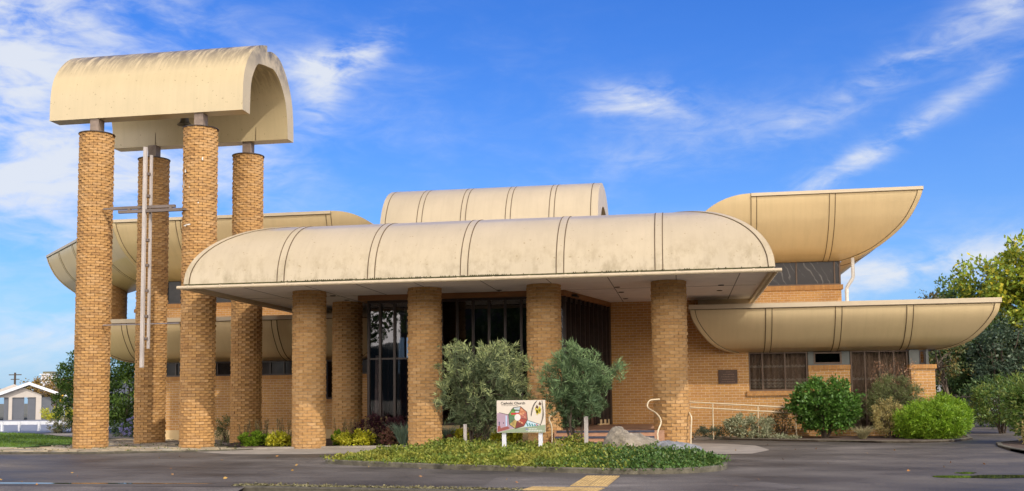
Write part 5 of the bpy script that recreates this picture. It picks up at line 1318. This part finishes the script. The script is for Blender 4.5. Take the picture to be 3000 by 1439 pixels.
# --- left background
gar = empty('garage', (-61.7, 62.0, -.2), 'cream gabled garage with two grey roller doors across the side street', 'garage')
m_gw = simple('cream stucco', (.44, .39, .34), .85, .06, 2)
q = MB(); X0, X1, Y0 = -64.4, -58.96, 60
q.box(X0, -64.1, Y0, 68, -.3, 2.2); q.box(-62.14, -61.8, Y0, Y0+.3, -.3, 1.95); q.box(-59.5, X1, Y0, 68, -.3, 2.2); q.box(-64.1, -59.5, Y0, Y0+.3, 1.95, 2.2)
q.face([(X0, Y0, 2.2), (X1, Y0, 2.2), (-61.68, Y0, 3.2)]); q.face([(X0, Y0-.001, 2.5), (X0, Y0-.001, 2.5), (-61.68, Y0-.001, 3.2)]); q.build('wall', m_gw, gar)
gar.location.x = -63.2; gar.rotation_euler = (0, 0, math.radians(32)); gar.scale = (.88, 1, 1)
m_gd = simple('grey roller door', (.105, .112, .13), .5, .08, 2)
for a_, b_ in ((-64.1, -62.14), (-61.8, -59.5)):
    q = MB(); z = -.2
    while z < 1.94: q.box(a_, b_, Y0+.12, Y0+.16, z, z+.062); q.box(a_, b_, Y0+.135, Y0+.15, z+.062, z+.075); z += .075
    q.build('roller_door', m_gd, gar)
m_gr = simple('blue grey roof', (.14, .17, .20), .5, .1, 2)
q = MB()
q.hexa([(-61.68, Y0-.5, 3.30), (-57.9, Y0-.5, 2.0), (-57.9, 70, 2.0), (-61.68, 70, 3.30), (-61.68, Y0-.5, 3.38), (-57.9, Y0-.5, 2.08), (-57.9, 70, 2.08), (-61.68, 70, 3.38)])
q.hexa([(-65.4, Y0-.5, 2.0), (-61.68, Y0-.5, 3.30), (-61.68, 70, 3.30), (-65.4, 70, 2.0), (-65.4, Y0-.5, 2.08), (-61.68, Y0-.5, 3.38), (-61.68, 70, 3.38), (-65.4, 70, 2.08)]); q.build('roof', m_gr, gar)
q = MB()
q.hexa([(-61.68, Y0-.56, 3.12), (-57.85, Y0-.56, 1.82), (-57.85, Y0-.5, 1.82), (-61.68, Y0-.5, 3.12), (-61.68, Y0-.56, 3.40), (-57.85, Y0-.56, 2.10), (-57.85, Y0-.5, 2.10), (-61.68, Y0-.5, 3.40)])
q.hexa([(-65.45, Y0-.56, 1.82), (-61.68, Y0-.56, 3.12), (-61.68, Y0-.5, 3.12), (-65.45, Y0-.5, 1.82), (-65.45, Y0-.56, 2.10), (-61.68, Y0-.56, 3.40), (-61.68, Y0-.5, 3.40), (-65.45, Y0-.5, 2.10)]); q.build('bargeboard', m_white, gar)
hl = empty('grey_house', (-84, 70, 0), 'low house with a blue grey roof left of the garage', 'house')
q = MB(); q.box(-96, -76, 66, 74, -.3, 2.4); q.build('wall', m_gw, hl)
q = MB(); q.hexa([(-97, 65, 2.35), (-71.5, 65, 2.35), (-71.5, 75, 2.35), (-97, 75, 2.35), (-93, 70, 3.5), (-72.5, 70, 3.5), (-72.5, 70.05, 3.5), (-93, 70.05, 3.5)]); q.build('roof', m_gr, hl)
hc = empty('chimney_house', (-84, 102, 0), 'distant dark roofed house with a white chimney', 'house')
q = MB(); q.box(-86.5, -70, 98, 108, -.3, 2.6); q.build('wall', simple('dark fence stain wall', (.14, .145, .16), .8, .1, 2), hc)
q = MB(); q.hexa([(-87, 97, 2.5), (-69, 97, 2.5), (-69, 109, 2.5), (-87, 109, 2.5), (-84, 103, 4.9), (-75, 103, 4.9), (-75, 103.1, 4.9), (-84, 103.1, 4.9)]); rf = q.build('roof', simple('dark grey roof', (.085, .085, .09), .6, .1, 2), hc)
q = MB(); q.box(-86.0, -84.3, 100, 101.2, 3.5, 5.35); q.box(-86.15, -84.15, 99.85, 101.35, 5.2, 5.35); q.build('chimney', m_white, rf)
q = MB(); q.box(-85.9, -84.4, 100.2, 101, 5.35, 5.65); q.build('chimney_pot', simple('olive pot', (.15, .14, .09), .8), rf)
pl = empty('utility_pole', (-88.5, 98, 0), 'distant utility pole with two crossarms', 'utility pole')
q = MB(); q.tube([(-88.5, 98, -.3), (-88.5, 98, 5.5)], [.16, .13], 8); q.build('pole', m_twig, pl)
q = MB(); q.box(-89.4, -87.6, 97.95, 98.1, 5.15, 5.27); q.build('crossarm', m_twig, pl); q = MB(); q.box(-89.1, -87.9, 97.95, 98.1, 4.55, 4.65); q.build('crossarm', m_twig, pl)
tree('autumn_tree', 'orange brown autumn tree beside the garage', -67.6, 76, 4, (-69, 76, 3.0), (2.9, 2, 1.0), LEAF['autumn leaf'], 110, 34, .4, .22, .13, .16, seed=12, limbs=12, zmin=1.2)
tree('autumn_tree', 'autumn tree peeping over the roofs at the left edge', -92, 90, 4, (-94, 90, 3.4), (2.4, 2, 1.3), LEAF['autumn leaf'], 60, 30, .5, .3, .18, .2, seed=13)
bush('yellow_green_shrub', 'yellow green low shrub under the autumn tree', 'shrub', (-49.8, 49, .55), (2.2, 1, .5), LEAF['lime leaf'], 60, 26, .3, .16, .09, 0, 0, .4, .4)
bush('bare_shrub', 'pale dry shrub near the bell tower on the far side of the lawn', 'shrub', (-27.4, 14.2, .42), (.55, .4, .36), LEAF['dry grass blade'], 34, 24, .12, .08, .03, .03, 3, .4, .4)
sp_ = empty('street_sign', (-46.4, 44, 0), 'white street pole with a small yellow sign', 'street sign')
q = MB(); q.tube([(-46.4, 44, -.1), (-46.4, 44, 2.05)], .07, 8); q.build('pole', m_white, sp_)
q = MB(); q.box(-46.72, -46.42, 43.9, 43.93, 1.35, 2.05); q.build('sign_plate', simple('yellow sign', (.62, .36, .02), .5), sp_)
q = MB(); q.box(-57.6, -44, 62, 62.2, -.2, 1.7); fw_ = q.build('dark_fence', simple('dark stained fence', (.12, .125, .14), .8, .12, 2), None, origin=(-52, 62, 0)); tag(fw_, 'dark stained timber fence right of the garage', 'fence')
bush('flowering_shrub', 'magenta flowering shrub behind the street sign', 'shrub', (-45.0, 46, .95), (.4, .4, .3), island('magenta petal', [(.45, .01, .06), (.55, .02, .10)], .6, .2), 20, 20, .14, .12, .08, 0, 0, .4, .4)
# low white rail barrier
wf = empty('rail_fence', (-36, 25, -.13), 'low white rail fence along the side street', 'fence')
pts = [(-40.2, 24.6), (-38.9, 24.7), (-37.8, 24.8), (-36.8, 24.9), (-35.65, 25.0), (-34.45, 25.1), (-33.2, 25.2), (-32.0, 25.3)]
for x, y in pts:
    q = MB(); q.box(x-.06, x+.06, y-.06, y+.06, -.2, .42); q.build('post', m_white, wf)
q = MB()
for a_, b_ in zip(pts[:-1], pts[1:]): q.wallseg(a_, b_, .05, .22, .42)
q.build('rail', m_white, wf)
# hedge trees and hebe left of the church
tree('hedge_tree', 'dark green pointed hedge tree partly hidden by the left front tower column', -27.6, 15.5, 3.6, (-27.3, 15.5, 1.7), (1.15, 1.0, 1.9), LEAF['hedge leaf'], 200, 40, .28, .13, .06, .1, seed=21, limbs=4, zmin=.25, group='hedge trees left of the church')
tree('hedge_tree', 'dense dark green tree seen between the left tower columns', -23.6, 13.0, 3.6, (-23.4, 13.0, 1.75), (1.6, 1.1, 1.75), LEAF['hedge leaf'], 300, 42, .28, .13, .06, .1, seed=22, limbs=4, zmin=.25, group='hedge trees left of the church')
bush('hebe', 'dark rounded shrub covered in lilac blue flowers behind the bell tower', 'shrub', (-20.1, 8.6, .46), (.9, .55, .40), LEAF['deep green leaf'], 130, 40, .14, .07, .03, .07, 6, .5, .4)
o = bpy.data.objects['hebe']
P, D = clumped(90, 30, (-20.2, 8.5, .47), (.93, .58, .43), .06, .95, .2, .5); k = (P[:, 0] < -19.7)
leaves('flower_heads', P[k], D[k], .045, .03, LEAF['lilac flower'], o)
bush('dark_shrub', 'low dark shrub left of the lilac flowered shrub', 'shrub', (-21.5, 9.2, .35), (.5, .5, .32), LEAF['deep green leaf'], 40, 30, .12, .07, .035, .05, 3, .4, .4)

# --- across the street behind the viewer: what the glass and the puddles mirror
GB = 'street trees behind the viewer'
tree('street_tree', 'broad street tree across the road behind the viewer', -13, -58, 13, (-13, -58, 6.5), (5.5, 4, 5.8), LEAF['deep green leaf'], 200, 26, .9, .5, .3, .35, seed=31, group=GB)
tree('street_tree', 'broad street tree across the road behind the viewer', -4, -60, 13, (-4, -60, 6.5), (5.5, 4, 6.2), LEAF['deep green leaf'], 200, 26, .9, .5, .3, .35, seed=32, group=GB)
tree('street_tree', 'broad street tree across the road behind the viewer', 6, -59, 13, (6, -59, 6.0), (5.5, 4, 5.6), LEAF['deep green leaf'], 200, 26, .9, .5, .3, .35, seed=33, group=GB)
tree('street_tree', 'broad street tree across the road behind the viewer', 17, -58, 12, (17, -58, 6.0), (5.5, 4, 5.5), LEAF['deep green leaf'], 200, 26, .9, .5, .3, .35, seed=34, group=GB)
tree('street_tree', 'open branched street tree across the road behind the viewer', -30.5, -50, 10, (-25.8, -50, 8.6), (4.2, 3, 2.3), LEAF['mid green leaf'], 60, 24, .6, .4, .25, .22, seed=35, group=GB, limbs=14)

sb = empty('shop_row', (6, -66, 0), 'long two storey brown brick shop row across the road behind the viewer', 'building')
q = MB(); q.box(-27, 40, -76, -66, -.2, 11.5); q.build('wall', simple('brown brick front', (.16, .10, .065), .8, .2, 2), sb)
q = MB(); q.box(-27.3, 40.3, -76.3, -65.6, 11.5, 12.1); q.build('parapet', m_plinth, sb)
for i in range(13):
    q = MB(); x = -15.5+i*4.2; q.box(x, x+1.7, -66.05, -65.96, 5.8, 8.2); q.build('window', m_frame, sb)

m_fall = island('fallen leaf', [(.42, .20, .05), (.34, .14, .04), (.48, .30, .08), (.25, .13, .06)], .8)
P = np.column_stack([rng.uniform(-14, 8, 70), rng.uniform(-11.5, 3, 70), np.full(70, .012)])
k = ~in_poly(P[:, :2], poly) & (P[:, 1] < -1.5-(P[:, 0] < 0)*1.0+(P[:, 0] > 1)*4)
D = rng.normal(size=P.shape); D[:, 2] = .12
P[:, 2] += np.array([zf(y) for y in P[:, 1]])
tag(leaves('fallen_leaves', P[k], D[k], .07, .045, m_fall), kind='stuff')

q = MB(); hx = [-900+60*i for i in range(31)]
hz = [18+24*abs(math.sin(i*.37+.6))+10*math.sin(i*1.3) for i in range(31)]
q.grid([[(x, -700, -2) for x in hx], [(x, -760-40*math.sin(i), z*.8) for i, (x, z) in enumerate(zip(hx, hz))], [(x, -860, z) for x, z in zip(hx, hz)], [(x, -1000, -2) for x in hx]])
tag(q.build('hills', simple('distant wooded hill', (.05, .06, .045), .95, .3, .02)), kind='structure')
